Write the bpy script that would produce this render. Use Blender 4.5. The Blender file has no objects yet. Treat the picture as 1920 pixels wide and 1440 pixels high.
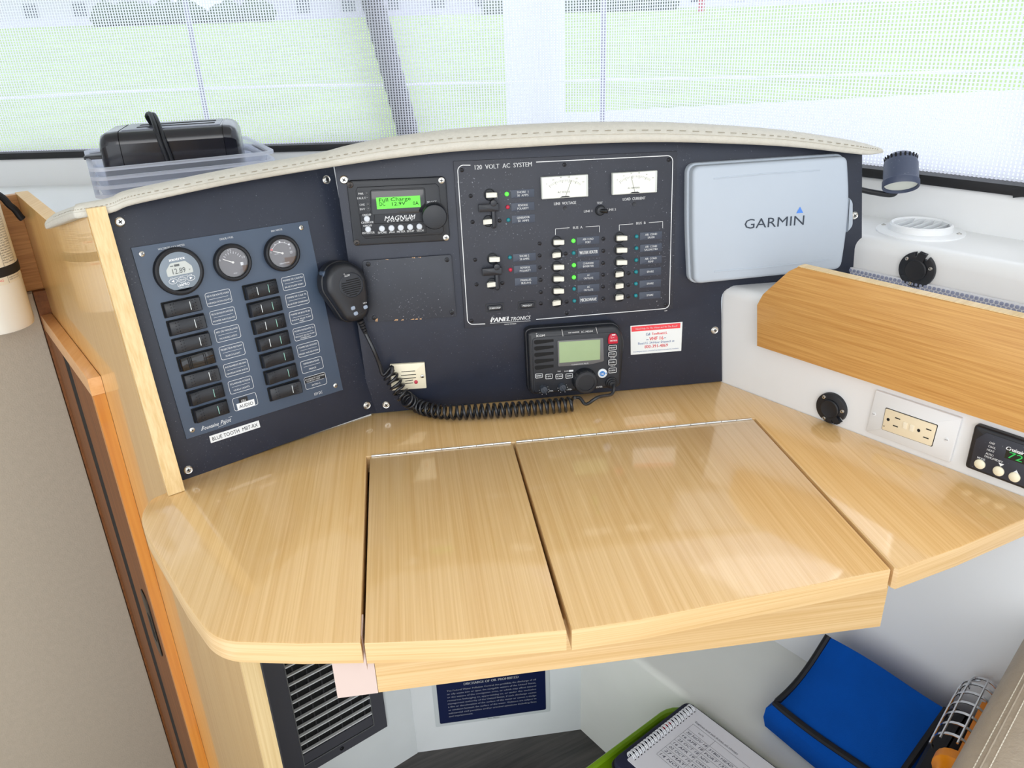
import bpy, bmesh, math, random
from mathutils import Vector as V3, Matrix
random.seed(7)
SC = bpy.context.scene
COL = SC.collection
PI = math.pi

# ------------------------------------------------------------------ camera
F_PX, PIT, ROL, YAW = 1471.4, 0.43025, -0.03782, 0.12367
_f0 = V3((math.sin(YAW), math.cos(YAW), 0)); _r0 = V3((math.cos(YAW), -math.sin(YAW), 0)); UP = V3((0, 0, 1))
FWD = _f0*math.cos(PIT) - UP*math.sin(PIT)
_u0 = UP*math.cos(PIT) + _f0*math.sin(PIT)
RGT = _r0*math.cos(ROL) + _u0*math.sin(ROL)
CUP = _u0*math.cos(ROL) - _r0*math.sin(ROL)
CAM = V3((0, 0, 1.31))
cd = bpy.data.cameras.new('camera'); cd.sensor_width = 36; cd.lens = F_PX*36/1920; cd.clip_start = 0.02; cd.clip_end = 500
co = bpy.data.objects.new('camera', cd); COL.objects.link(co)
co.matrix_world = Matrix(((RGT.x, CUP.x, -FWD.x, CAM.x), (RGT.y, CUP.y, -FWD.y, CAM.y), (RGT.z, CUP.z, -FWD.z, CAM.z), (0, 0, 0, 1)))
SC.camera = co

# ------------------------------------------------------------------ light
w = bpy.data.worlds.new('sky'); SC.world = w; w.use_nodes = True
bg = w.node_tree.nodes['Background']; bg.inputs[0].default_value = (0.90, 0.95, 1.0, 1); bg.inputs[1].default_value = 1.0
SC.view_settings.view_transform = 'Standard'; SC.view_settings.look = 'None'
SC.view_settings.gamma = 1; SC.view_settings.use_curve_mapping = False
SC.view_settings.exposure = 0.95
def area(name, loc, aim, sx, sy, power, col=(1, 1, 1)):
    l = bpy.data.lights.new(name, 'AREA'); l.shape = 'RECTANGLE'; l.size = sx; l.size_y = sy; l.energy = power; l.color = col
    o = bpy.data.objects.new(name, l); COL.objects.link(o); o.location = loc
    o.rotation_euler = (V3(aim) - V3(loc)).to_track_quat('-Z', 'Y').to_euler()
    return o
# daylight through the companionway and aft saloon windows behind the photographer
sl = bpy.data.lights.new('sun', 'SUN'); sl.energy = 0.9; sl.angle = 0.7; sl.color = (1, 0.98, 0.94)
so_ = bpy.data.objects.new('sun', sl); COL.objects.link(so_); so_.rotation_euler = V3((-0.45, -0.30, -0.86)).to_track_quat('-Z', 'Y').to_euler()
area('saloon_daylight', (-0.4, -1.7, 1.75), (0.1, 1.2, 0.8), 2.4, 1.0, 9, (1, 0.97, 0.93))

# ------------------------------------------------------------------ materials
def lin(c):
    return tuple(((v/255)/12.92 if v/255 <= 0.04045 else ((v/255+0.055)/1.055)**2.4) for v in c) + (1,)
MATS = {}
def mat(name, rgb, rough=0.5, metal=0.0, coat=0.0, noise=0.0, nscale=60, bump=0.0, bscale=200, trans=0.0, alpha=1.0, emit=None, estr=1.0, spec=0.5, dust=0.0, coatr=0.08):
    if name in MATS: return MATS[name]
    m = bpy.data.materials.new(name); m.use_nodes = True; nt = m.node_tree; p = nt.nodes['Principled BSDF']
    p.inputs['Base Color'].default_value = lin(rgb); p.inputs['Roughness'].default_value = rough
    p.inputs['Metallic'].default_value = metal; p.inputs['Coat Weight'].default_value = coat; p.inputs['Coat Roughness'].default_value = coatr
    p.inputs['Transmission Weight'].default_value = trans; p.inputs['Alpha'].default_value = alpha
    p.inputs['Specular IOR Level'].default_value = spec
    if emit: p.inputs['Emission Color'].default_value = lin(emit); p.inputs['Emission Strength'].default_value = estr
    tc = nt.nodes.new('ShaderNodeTexCoord')
    col = None
    if noise > 0:
        n = nt.nodes.new('ShaderNodeTexNoise'); n.inputs['Scale'].default_value = nscale; n.inputs['Detail'].default_value = 4
        nt.links.new(tc.outputs['Object'], n.inputs['Vector'])
        mx = nt.nodes.new('ShaderNodeMix'); mx.data_type = 'RGBA'
        mx.inputs[6].default_value = lin(tuple(max(0, v*(1-noise)) for v in rgb)); mx.inputs[7].default_value = lin(tuple(min(255, v*(1+noise*0.6)) for v in rgb))
        nt.links.new(n.outputs['Fac'], mx.inputs[0]); col = mx.outputs[2]
    if dust > 0:     # specks of dust and fine scuffs lying on the surface
        n2 = nt.nodes.new('ShaderNodeTexNoise'); n2.inputs['Scale'].default_value = 420; n2.inputs['Detail'].default_value = 3
        n3 = nt.nodes.new('ShaderNodeTexNoise'); n3.inputs['Scale'].default_value = 9
        nt.links.new(tc.outputs['Object'], n2.inputs['Vector']); nt.links.new(tc.outputs['Object'], n3.inputs['Vector'])
        ad = nt.nodes.new('ShaderNodeMath'); ad.operation = 'MULTIPLY_ADD'; ad.inputs[1].default_value = 0.25
        nt.links.new(n3.outputs['Fac'], ad.inputs[0]); nt.links.new(n2.outputs['Fac'], ad.inputs[2])
        r = nt.nodes.new('ShaderNodeMapRange'); r.inputs[1].default_value = 0.80; r.inputs[2].default_value = 0.90; r.inputs[4].default_value = dust
        nt.links.new(ad.outputs[0], r.inputs[0])
        mx2 = nt.nodes.new('ShaderNodeMix'); mx2.data_type = 'RGBA'; mx2.inputs[7].default_value = lin((170, 175, 185))
        if col: nt.links.new(col, mx2.inputs[6])
        else: mx2.inputs[6].default_value = lin(rgb)
        nt.links.new(r.outputs[0], mx2.inputs[0]); col = mx2.outputs[2]
    if col: nt.links.new(col, p.inputs['Base Color'])
    if bump > 0:
        n = nt.nodes.new('ShaderNodeTexNoise'); n.inputs['Scale'].default_value = bscale; n.inputs['Detail'].default_value = 3
        nt.links.new(tc.outputs['Object'], n.inputs['Vector'])
        b = nt.nodes.new('ShaderNodeBump'); b.inputs['Strength'].default_value = bump; b.inputs['Distance'].default_value = 0.002
        nt.links.new(n.outputs['Fac'], b.inputs['Height']); nt.links.new(b.outputs[0], p.inputs['Normal'])
    MATS[name] = m; return m
def wood(name, light, dark, rot=(0, 0, 0), rough=0.35, coat=0.5, across=230, along=3.0, coatr=0.06, flat=1.0, ior=1.5):
    """oak veneer: grain runs along local Y before the rotation"""
    m = bpy.data.materials.new(name); m.use_nodes = True; nt = m.node_tree; p = nt.nodes['Principled BSDF']
    tc = nt.nodes.new('ShaderNodeTexCoord'); mp0 = nt.nodes.new('ShaderNodeMapping'); mp0.inputs['Rotation'].default_value = rot
    nt.links.new(tc.outputs['Object'], mp0.inputs['Vector'])
    fac = None
    for sc, det, wgt in ((across*0.06, 2, 0.10), (across, 4, 0.45), (across*2.6, 2, 0.45)):
        mp = nt.nodes.new('ShaderNodeMapping'); mp.inputs['Scale'].default_value = (sc*flat, along*(sc/across)**0.4, sc)
        nt.links.new(mp0.outputs[0], mp.inputs['Vector'])
        n = nt.nodes.new('ShaderNodeTexNoise'); n.inputs['Scale'].default_value = 1; n.inputs['Detail'].default_value = det
        nt.links.new(mp.outputs[0], n.inputs['Vector'])
        a = nt.nodes.new('ShaderNodeMath'); a.operation = 'MULTIPLY_ADD'; a.inputs[1].default_value = wgt
        nt.links.new(n.outputs['Fac'], a.inputs[0])
        if fac: nt.links.new(fac, a.inputs[2])
        else: a.inputs[2].default_value = 0
        fac = a.outputs[0]
    cr = nt.nodes.new('ShaderNodeValToRGB'); cr.color_ramp.elements[0].position = 0.36; cr.color_ramp.elements[0].color = lin(dark)
    cr.color_ramp.elements[1].position = 0.60; cr.color_ramp.elements[1].color = lin(light)
    nt.links.new(fac, cr.inputs[0]); nt.links.new(cr.outputs[0], p.inputs['Base Color'])
    p.inputs['Roughness'].default_value = rough; p.inputs['Coat Weight'].default_value = coat; p.inputs['Coat Roughness'].default_value = coatr; p.inputs['Coat IOR'].default_value = ior
    MATS[name] = m; return m

# ------------------------------------------------------------------ mesh builder
def offset_poly(pts, d):
    n = len(pts); out = []
    A = sum(pts[i][0]*pts[(i+1) % n][1] - pts[(i+1) % n][0]*pts[i][1] for i in range(n))
    sg = 1 if A > 0 else -1
    for i in range(n):
        a, b, c = pts[i-1], pts[i], pts[(i+1) % n]
        e1 = V3((b[0]-a[0], b[1]-a[1], 0)); e2 = V3((c[0]-b[0], c[1]-b[1], 0))
        if e1.length < 1e-9 or e2.length < 1e-9: out.append(b); continue
        e1.normalize(); e2.normalize()
        n1 = V3((-e1.y, e1.x, 0))*sg; n2 = V3((-e2.y, e2.x, 0))*sg
        m = n1+n2
        if m.length < 1e-6: m = n1
        m.normalize(); k = d/max(0.35, m.dot(n1))
        out.append((b[0]+m.x*k, b[1]+m.y*k))
    return out
def rr_pts(cx, cy, w, h, r, n=5):
    r = min(r, w/2-1e-6, h/2-1e-6)
    if r <= 1e-6: return [(cx-w/2, cy-h/2), (cx+w/2, cy-h/2), (cx+w/2, cy+h/2), (cx-w/2, cy+h/2)]
    o = []
    for (sx, sy, a0) in ((1, -1, -PI/2), (1, 1, 0), (-1, 1, PI/2), (-1, -1, PI)):
        for i in range(n+1):
            a = a0 + PI/2*i/n
            o.append((cx+sx*(w/2-r)+r*math.cos(a), cy+sy*(h/2-r)+r*math.sin(a)))
    return o
def circ(cx, cy, r, n=24, a0=0): return [(cx+r*math.cos(a0+2*PI*i/n), cy+r*math.sin(a0+2*PI*i/n)) for i in range(n)]
def round_poly(pts, r, n=5):
    """round the corners of a polygon; r is a number or one radius per corner"""
    out = []; N = len(pts)
    for i in range(N):
        rad = r[i] if isinstance(r, (list, tuple)) else r
        a, b, c = (V3((*pts[i-1], 0)), V3((*pts[i], 0)), V3((*pts[(i+1) % N], 0)))
        if rad <= 0: out.append((b.x, b.y)); continue
        d1 = (a-b); d2 = (c-b); k = min(rad, d1.length*0.49, d2.length*0.49)
        p = b+d1.normalized()*k; q = b+d2.normalized()*k
        for j in range(n+1):
            t = j/n; x = p*(1-t)**2 + b*2*t*(1-t) + q*t*t
            out.append((x.x, x.y))
    return out
class B:
    def __init__(s): s.v = []; s.f = []
    def ring(s, pts): i = len(s.v); s.v.extend(V3(p) for p in pts); return list(range(i, i+len(pts)))
    def bridge(s, a, b, closed=True):
        n = len(a)
        for i in range(n if closed else n-1): s.f.append((a[i], a[(i+1) % n], b[(i+1) % n], b[i]))
    def prism(s, pts, z0, z1, bev=0, seg=2, bottom=True):
        a = s.ring([(x, y, z0) for x, y in pts])
        if bottom: s.f.append(tuple(reversed(a)))
        if bev > 0:
            for k in range(seg+1):
                t = PI/2*k/seg
                b = s.ring([(x, y, z1-bev+bev*math.sin(t)) for x, y in offset_poly(pts, bev*(1-math.cos(t)))])
                s.bridge(a, b); a = b
        else:
            b = s.ring([(x, y, z1) for x, y in pts]); s.bridge(a, b); a = b
        s.f.append(tuple(a)); return s
    def rrect(s, cx, cy, w, h, r, z0, z1, bev=0, n=4): return s.prism(rr_pts(cx, cy, w, h, r, n), z0, z1, bev)
    def cyl(s, cx, cy, r, z0, z1, bev=0, n=24): return s.prism(circ(cx, cy, r, n), z0, z1, bev)
    def flat(s, pts, z): s.f.append(tuple(s.ring([(x, y, z) for x, y in pts]))); return s
    def line(s, p, q, t, z):
        d = V3((q[0]-p[0], q[1]-p[1], 0)); d.normalize(); n = V3((-d.y, d.x, 0))*t/2
        return s.flat([(p[0]+n.x, p[1]+n.y), (p[0]-n.x, p[1]-n.y), (q[0]-n.x, q[1]-n.y), (q[0]+n.x, q[1]+n.y)], z)
    def pline(s, pts, t, z):
        for a, b in zip(pts, pts[1:]): s.line(a, b, t, z)
        return s
    def outline(s, pts, t, z, z0=None):
        a = s.ring([(x, y, z) for x, y in pts]); b = s.ring([(x, y, z) for x, y in offset_poly(pts, t)]); s.bridge(a, b)
        if z0 is not None:
            c = s.ring([(x, y, z0) for x, y in pts]); d = s.ring([(x, y, z0) for x, y in offset_poly(pts, t)]); s.bridge(c, a); s.bridge(b, d)
        return s
    def lathe(s, prof, cx=0, cy=0, n=28, cap0=True, cap1=True):
        prev = None
        for i, (r, z) in enumerate(prof):
            c = s.ring([(cx+r*math.cos(2*PI*k/n), cy+r*math.sin(2*PI*k/n), z) for k in range(n)])
            if prev: s.bridge(prev, c)
            elif cap0: s.f.append(tuple(reversed(c)))
            prev = c
        if cap1: s.f.append(tuple(prev))
        return s
    def tube(s, path, r, n=8, caps=True, closed=False):
        P = [V3(p) for p in path]; N = len(P); prev = None; nn = None; first = None
        for i in range(N):
            if closed: t = (P[(i+1) % N]-P[i-1])
            else: t = P[min(i+1, N-1)]-P[max(i-1, 0)]
            t.normalize()
            if nn is None:
                nn = t.orthogonal().normalized()
            nn = (nn - t*nn.dot(t)); nn.normalize(); bn = t.cross(nn)
            rad = r[i] if isinstance(r, (list, tuple)) else r
            c = s.ring([P[i]+nn*rad*math.cos(2*PI*k/n)+bn*rad*math.sin(2*PI*k/n) for k in range(n)])
            if prev: s.bridge(prev, c)
            else: first = c
            prev = c
        if closed: s.bridge(prev, first)
        elif caps: s.f.append(tuple(reversed(first))); s.f.append(tuple(prev))
        return s
    def sweep(s, frames, prof, caps=True):
        """frames: list of (point, axis_a, axis_b); prof: list of (a,b) or per-frame lists"""
        prev = None; first = None
        for i, (p, a, b) in enumerate(frames):
            pr = prof[i] if isinstance(prof[0], list) else prof
            c = s.ring([V3(p)+V3(a)*x+V3(b)*y for x, y in pr])
            if prev: s.bridge(prev, c)
            else: first = c
            prev = c
        if caps: s.f.append(tuple(reversed(first))); s.f.append(tuple(prev))
        return s
    def box(s, x0, x1, y0, y1, z0, z1): return s.prism([(x0, y0), (x1, y0), (x1, y1), (x0, y1)], z0, z1)
    def move(s, M, start=0):
        for i in range(start, len(s.v)): s.v[i] = M @ s.v[i]
        return s
    def mesh(s, name, m, smooth=True, ang=0.6):
        me = bpy.data.meshes.new(name); me.from_pydata([tuple(v) for v in s.v], [], s.f)
        bm = bmesh.new(); bm.from_mesh(me); bmesh.ops.recalc_face_normals(bm, faces=bm.faces); bm.to_mesh(me); bm.free()
        if m: me.materials.append(m)
        if smooth:
            me.polygons.foreach_set('use_smooth', [True]*len(me.polygons)); me.set_sharp_from_angle(angle=ang)
        return me
    def obj(s, name, m, parent=None, label=None, smooth=True, ang=0.6, mats=None):
        o = bpy.data.objects.new(name, s.mesh(name, m, smooth, ang)); COL.objects.link(o)
        if parent is not None: o.parent = parent
        if label: o['label'] = label
        return o
def share(me, name, parent, loc=(0, 0, 0), rz=0, label=None):
    o = bpy.data.objects.new(name, me); COL.objects.link(o); o.parent = parent; o.location = loc; o.rotation_euler = (0, 0, rz)
    if label: o['label'] = label
    return o
def tag(o, label, cat, group=None):
    o['label'] = label; o['category'] = cat
    if group: o['group'] = group
    return o
def struct(o): o['kind'] = 'structure'; return o
def thing(name, label, cat, M=None, group=None):
    o = bpy.data.objects.new(name, None); COL.objects.link(o); o.empty_display_size = 0.02
    if M is not None: o.matrix_world = M
    return tag(o, label, cat, group)

# lettering: glyph outlines filled to flat mesh
_txt = {}
def glyphs(st, bold):
    k = (st, bold)
    if k not in _txt:
        c = bpy.data.curves.new('t', 'FONT'); c.body = st; c.size = 1; c.resolution_u = 2; c.offset = bold
        o = bpy.data.objects.new('t', c); me = bpy.data.meshes.new_from_object(o)
        vs = [(v.co.x, v.co.y) for v in me.vertices]; fs = [tuple(p.vertices) for p in me.polygons]
        bpy.data.objects.remove(o); bpy.data.curves.remove(c); bpy.data.meshes.remove(me)
        _txt[k] = (vs, fs)
    return _txt[k]
def T(b, st, x, y, h, z, align='C', width=None, shear=0, bold=0.0, rot=0.0):
    """one line of capital height h at (x, y); width squeezes the line to fit"""
    if bold:
        d = bold*h*1.6; ca, sa = math.cos(rot), math.sin(rot)
        for s_ in (-1, 1): T(b, st, x+s_*d*ca, y+s_*d*sa, h, z, align, width, shear, 0.0, rot)
        return
    vs, fs = glyphs(st, 0.0)
    if not vs: return
    k = h/0.70
    x0 = min(v[0] for v in vs); x1 = max(v[0] for v in vs)
    kx = k if width is None else width/max(1e-6, x1-x0)
    ox = {'C': -(x0+x1)/2, 'L': -x0, 'R': -x1}[align]
    i = len(b.v); ca, sa = math.cos(rot), math.sin(rot)
    for (vx, vy) in vs:
        px = (vx+ox)*kx + shear*vy*k; py = vy*k - h/2
        b.v.append(V3((x+px*ca-py*sa, y+px*sa+py*ca, z)))
    b.f.extend(tuple(i+j for j in f) for f in fs)

# ------------------------------------------------------------------ planes of the place (metres)
def ray(px, py): return RGT*((px-960)/F_PX) - CUP*((py-720)/F_PX) + FWD
class Plane:
    """a real surface: point, right axis u, up axis v, outward normal n"""
    def __init__(s, p, u, v): s.p = V3(p); s.u = V3(u).normalized(); s.v = V3(v).normalized(); s.n = s.u.cross(s.v)
    def hit(s, px, py, off=0):
        d = ray(px, py); return CAM + d*((s.p+s.n*off-CAM).dot(s.n)/d.dot(s.n))
    def uv(s, px, py, off=0): q = s.hit(px, py, off)-s.p; return (q.dot(s.u), q.dot(s.v))
    def at(s, px, py, off=0):   # a frame with its origin on the surface
        return Plane(s.hit(px, py, off), s.u, s.v)
    def M(s):
        return Matrix(((s.u.x, s.v.x, s.n.x, s.p.x), (s.u.y, s.v.y, s.n.y, s.p.y), (s.u.z, s.v.z, s.n.z, s.p.z), (0, 0, 0, 1)))
    def pt(s, x, y, z=0): return s.p+s.u*x+s.v*y+s.n*z
def level(z): return Plane((0, 0, z), (1, 0, 0), (0, 1, 0))
ZD = 0.75
DK = level(ZD)
Y0 = 1.1435; RM = 0.067; RL = 0.15
PM = Plane((0, Y0, ZD), (1, 0, 0), (0, math.sin(RM), math.cos(RM)))
LD = V3((math.cos(PI/6), 0.5, 0)); LN = V3((-0.5, math.cos(PI/6), 0))      # along / behind the angled left panel
_pl = (DK.hit(351, 900)+DK.hit(710, 773))/2
PL = Plane(_pl, LD, LN*math.sin(RL)+UP*math.cos(RL))
RD = V3((0.5, -math.sqrt(3)/2, 0)); RN = RD.cross(UP)                        # along / out of the right wall
PRp = DK.hit(1354, 715)
PR = Plane(PRp, RD, UP)
PR2 = Plane(PM.hit(1600, 500), RD, UP)
ZS = 0.9815                                                                  # shelf height
SDp = V3((-0.356, 0.960, ZD))
PSD = Plane(SDp, RD, UP)                                                     # outer face of the left cabinet side (faces left)
def zm(x0, y0, k): return lambda x, y: (x0+k*x, y0+k*y)

# ------------------------------------------------------------------ shared materials
M_desk = wood('oak_table', (234, 195, 136), (219, 174, 110), rough=0.32, coat=0.8, ior=1.75, coatr=0.09)
M_deskedge = wood('oak_edge', (229, 195, 144), (213, 173, 116), rot=(0, 0, PI/2), rough=0.38, coat=0.25, flat=0.04)
M_post = wood('oak_post', (234, 206, 154), (218, 184, 126), rot=(PI/2, 0, 0), across=170, rough=0.4, coat=0.2)
M_postm = wood('oak_edging', (240, 206, 156), (230, 190, 136), rough=0.6, coat=0.0)
M_side = wood('oak_side', (230, 188, 120), (216, 168, 98), rot=(PI/2, 0, 0), rough=0.3, coat=0.65, across=90, coatr=0.03)
M_fid = wood('oak_fiddle', (216, 166, 98), (192, 136, 70), rot=(0, 0, PI/2), across=300, along=7, rough=0.4, coat=0.2)
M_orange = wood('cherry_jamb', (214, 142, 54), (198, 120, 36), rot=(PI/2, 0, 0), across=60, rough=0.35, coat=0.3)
M_cap = wood('cherry_cap', (240, 184, 124), (230, 168, 104), rough=0.35, coat=0.4, across=60)
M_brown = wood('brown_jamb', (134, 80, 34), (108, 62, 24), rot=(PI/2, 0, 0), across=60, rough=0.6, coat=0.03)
M_board = wood('oak_board', (206, 150, 92), (170, 114, 64), rot=(0, 0, PI/2-PI/6), across=120, along=8, rough=0.45, coat=0.1)
M_white = mat('white_gelcoat', (232, 233, 234), rough=0.35, coat=0.2, noise=0.02, nscale=8)
M_wallg = mat('white_liner', (232, 236, 238), rough=0.55, noise=0.03, nscale=14)
M_black = mat('black_panel', (34, 40, 56), rough=0.42, dust=0.35, noise=0.12, nscale=30, bump=0.05, bscale=700)
M_blackac = mat('black_anodised', (44, 47, 58), rough=0.5, dust=0.6, noise=0.15, nscale=25)
M_slate_sheen = mat('slate_sheen', (70, 84, 104), rough=0.38, noise=0.04, nscale=20)  # blue-grey reflection put into the panel's base colour
M_plast = mat('black_plastic', (26, 29, 36), rough=0.38, bump=0.06, bscale=900)
M_plastg = mat('gloss_black', (16, 18, 24), rough=0.12, coat=0.5)
M_rubber = mat('black_rubber', (22, 24, 30), rough=0.55)
M_steel = mat('steel', (205, 203, 198), rough=0.25, metal=1.0)
M_dark = mat('dark_slot', (8, 9, 12), rough=0.8)
M_ink = mat('white_ink', (232, 234, 236), rough=0.6)
M_inkk = mat('black_ink', (28, 28, 32), rough=0.6)
M_cream = mat('cream_plastic', (238, 230, 204), rough=0.4)
M_toggle = mat('white_toggle', (232, 230, 218), rough=0.4)
M_leath = mat('beige_leather', (206, 202, 191), rough=0.55, noise=0.05, nscale=120, bump=0.35, bscale=420)
M_seat = mat('taupe_leather', (172, 160, 144), rough=0.5, noise=0.07, nscale=60, bump=0.45, bscale=260)
M_panelleath = mat('grey_leather', (184, 172, 154), rough=0.6, noise=0.05, nscale=90, bump=0.35, bscale=330)
M_thread = mat('pale_thread', (226, 220, 206), rough=0.8)
M_threadd = mat('tan_thread', (150, 142, 124), rough=0.8)

# screws: shared meshes --------------------------------------------------
def screw_mesh(name, r, m, cup=True):
    b = B()
    if cup: b.lathe([(r, 0), (r, 0.0008), (r*0.86, 0.0016), (r*0.72, 0.0011), (r*0.66, 0.0011), (r*0.62, 0.0018), (r*0.3, 0.0021)], n=18)
    else: b.lathe([(r, 0), (r*0.95, 0.0010), (r*0.6, 0.0017), (r*0.25, 0.0019)], n=16)
    me = b.mesh(name, m)
    c = B(); k = 0.42 if cup else 0.55; h = 0.0023 if cup else 0.0021
    for (a, d) in (((-r*k, 0), (r*k, 0)), ((0, -r*k), (0, r*k))): c.line(a, d, r*0.2, h)
    return me, c
SCREWS = {}
def screw(parent, x, y, z=0.0, r=0.0055, m=None, cup=True, rz=None):
    m = m or M_steel; k = (round(r, 5), m.name, cup)
    if k not in SCREWS:
        me, c = screw_mesh('screw', r, m, cup)
        # the cross slot is part of the same mesh, as flat dark bars
        bm = bmesh.new(); bm.from_mesh(me); n0 = len(bm.faces); i0 = len(bm.verts)
        vs = [bm.verts.new(v) for v in c.v]
        for f in c.f:
            fc = bm.faces.new([vs[i] for i in f]); fc.material_index = 1
        bm.to_mesh(me); bm.free(); me.materials.append(M_dark); SCREWS[k] = me
    return share(SCREWS[k], 'screw', parent, (x, y, z), random.uniform(0, PI/2) if rz is None else rz)

# ================================================================== helpers for world-space parts
def wthing(name, label, cat, loc, group=None):
    return thing(name, label, cat, Matrix.Translation(V3(loc)), group)
def wpart(b, name, m, parent, label=None, smooth=True, ang=0.6, side=None):
    """b is in world space; side = second material for upright faces"""
    o = b.obj(name, m, None, label, smooth, ang)
    if parent is not None:
        o.parent = parent; o.matrix_parent_inverse = parent.matrix_basis.inverted() if parent.parent is None else (parent.parent.matrix_basis @ parent.matrix_parent_inverse @ parent.matrix_basis).inverted()
    if side:
        o.data.materials.append(side)
        for p in o.data.polygons:
            if abs(p.normal.z) < 0.7: p.material_index = 1
    return o
def catmull(P, n=8):
    P = [V3(p) for p in P]; out = []
    for i in range(len(P)-1):
        p0 = P[max(i-1, 0)]; p1 = P[i]; p2 = P[i+1]; p3 = P[min(i+2, len(P)-1)]
        for j in range(n):
            t = j/n
            out.append(0.5*((2*p1)+(p2-p0)*t+(2*p0-5*p1+4*p2-p3)*t*t+(3*p1-p0-3*p2+p3)*t**3))
    out.append(P[-1]); return out

# ================================================================== THE SETTING
# footwell floor of dark wood
M_floor = wood('dark_floor', (76, 72, 70), (48, 46, 46), rot=(0, 0, PI/2-0.35), across=70, along=6, rough=0.45, coat=0.1)
b = B(); b.prism([(0.06, 0.45), (0.06, -2.4), (2.0, -2.4), (2.0, 0.45)], -0.05, -0.001); struct(b.obj('floor_bounce', mat('bounce_sole', (212, 200, 182), rough=0.5, noise=0.05, nscale=8)))  # unseen pale floor, split off and lightened to bounce light under the table
b = B(); b.prism([(-0.37, 1.02), (-0.04, 0.45), (2.0, 0.45), (2.0, 1.5), (-0.37, 1.5)], -0.05, 0.0); fl = struct(b.obj('floor', M_floor))
b = B(); b.box(-2.2, 0.05, -2.4, 2.0, -0.85, -0.80); struct(b.obj('floor_2', M_floor))
# liner under the instrument boards: one face under the main board, one under the angled board
cL = V3((-0.0814, 1.1297, 0))
b = B(); b.box(-0.09, 0.52, 1.134, 1.160, 0, 0.70); struct(b.obj('wall_front', M_wallg))
PVW = Plane(cL, LD, UP)
b = B(); b.box(-0.32, 0.004, -0.02, 0, 0, 0); b = B()
b.prism([(-0.298, 0), (0.006, 0), (0.006, 0.70), (-0.298, 0.70)], -0.02, 0.0); b.move(PVW.M()); struct(b.obj('wall_left', M_wallg))
# right-hand hull side: low wall, ledge, upper wall, shelf and wall below the window
dR2 = -(PR2.p-PRp).dot(RN)
def extrude_profile(prof, s0, s1):
    bb = B(); fr = []
    for s in (s0, s1): fr.append((PRp+RD*s, -RN, UP))
    bb.sweep(fr, [(d, z-ZD) for d, z in prof]); return bb
ledge = 0.915
pf = [(0, -0.02)]+[(0.016-0.016*math.cos(a), ledge-0.016+0.016*math.sin(a)) for a in [i*PI/12 for i in range(7)]]+[(dR2+0.02, ledge), (dR2+0.02, -0.02)]
struct(extrude_profile(pf, -0.013, 1.5).obj('wall_right', M_white))
A3 = level(ZS).hit(1620, 402); dR3 = -(A3-PRp).dot(RN)
rs = 0.022
pf = [(dR2, ledge-0.01)]+[(dR2+rs-rs*math.cos(a), ZS-rs+rs*math.sin(a)) for a in [i*PI/12 for i in range(7)]]+[(dR3+0.05, ZS), (dR3+0.05, ledge-0.01)]
struct(extrude_profile(pf, 0.088, 1.5).obj('trim_1', M_white))
# bench moulding along the hull side
rb = V3((0.2543, 1.1351, 0)); ZB = 0.295
dB = -(rb-PRp).dot(RN)
pf = [(dB, 0)]+[(dB+0.012-0.012*math.cos(a), ZB-0.012+0.012*math.sin(a)) for a in [i*PI/8 for i in range(5)]]+[(0.01, ZB), (0.01, 0)]
M_bench = mat('bench_gelcoat', (234, 236, 230), rough=0.4, coat=0.2, noise=0.03, nscale=10)
struct(extrude_profile(pf, -0.16, 1.2).obj('trim_2', M_bench))
# shelf behind the console
WP = [V3((-2.35, 2.43, 0)), V3((-0.99, 2.165, 0)), V3((-0.25, 2.022, 0)), V3((0.30, 1.915, 0)), V3((0.43, 1.865, 0)), V3((0.515, 1.765, 0)), V3((0.8037, 1.2822, 0)), V3((0.9069, 1.1036, 0)), V3((1.62, -0.13, 0))]
b = B()
b.prism([(-2.35, 1.62), (-0.72, 1.62), (-0.36, 1.045), (-0.10, 1.20), (0.735, 1.178), (0.86, 1.20), (0.535, 1.80), (0.43, 1.90), (-0.25, 2.05), (-2.35, 2.46)], 0.95, ZS-0.001)
struct(b.obj('trim_3', M_white))
ZW = 1.05
def along(path, offs, prof, caps=True):
    """sweep prof (depth out, z) along a plan path; depth grows away from the cabin"""
    fr = []
    for i, p in enumerate(path):
        t = (path[min(i+1, len(path)-1)]-path[max(i-1, 0)]).normalized()
        nrm = V3((-t.y, t.x, 0))
        fr.append((p+nrm*offs, nrm, UP))
    return B().sweep(fr, prof, caps)
b = along(WP, 0, [(0.0, ZS-0.01), (0.0, ZW-0.012), (0.004, ZW-0.004), (0.012, ZW), (0.09, ZW), (0.09, ZS-0.01)])
struct(b.obj('wall_front_2', M_white))
# unseen ceiling, left open aft and trimmed along the windows to admit light
M_ceil = mat('headliner', (236, 234, 228), rough=0.8)
b = B(); b.prism([(-2.45, -0.3), (1.95, -0.3), (1.75, -0.08), (1.05, 1.15), (0.62, 1.85), (0.50, 1.98), (-0.24, 2.13), (-2.45, 2.56)], 1.98, 2.02); struct(b.obj('ceiling', M_ceil))

b = B(); b.box(-1.66, -1.60, 0.25, 2.3, -0.85, 1.98); struct(b.obj('wall_left_shade', M_wallg))  # unseen wall added to keep side light off the leather bulkhead
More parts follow.
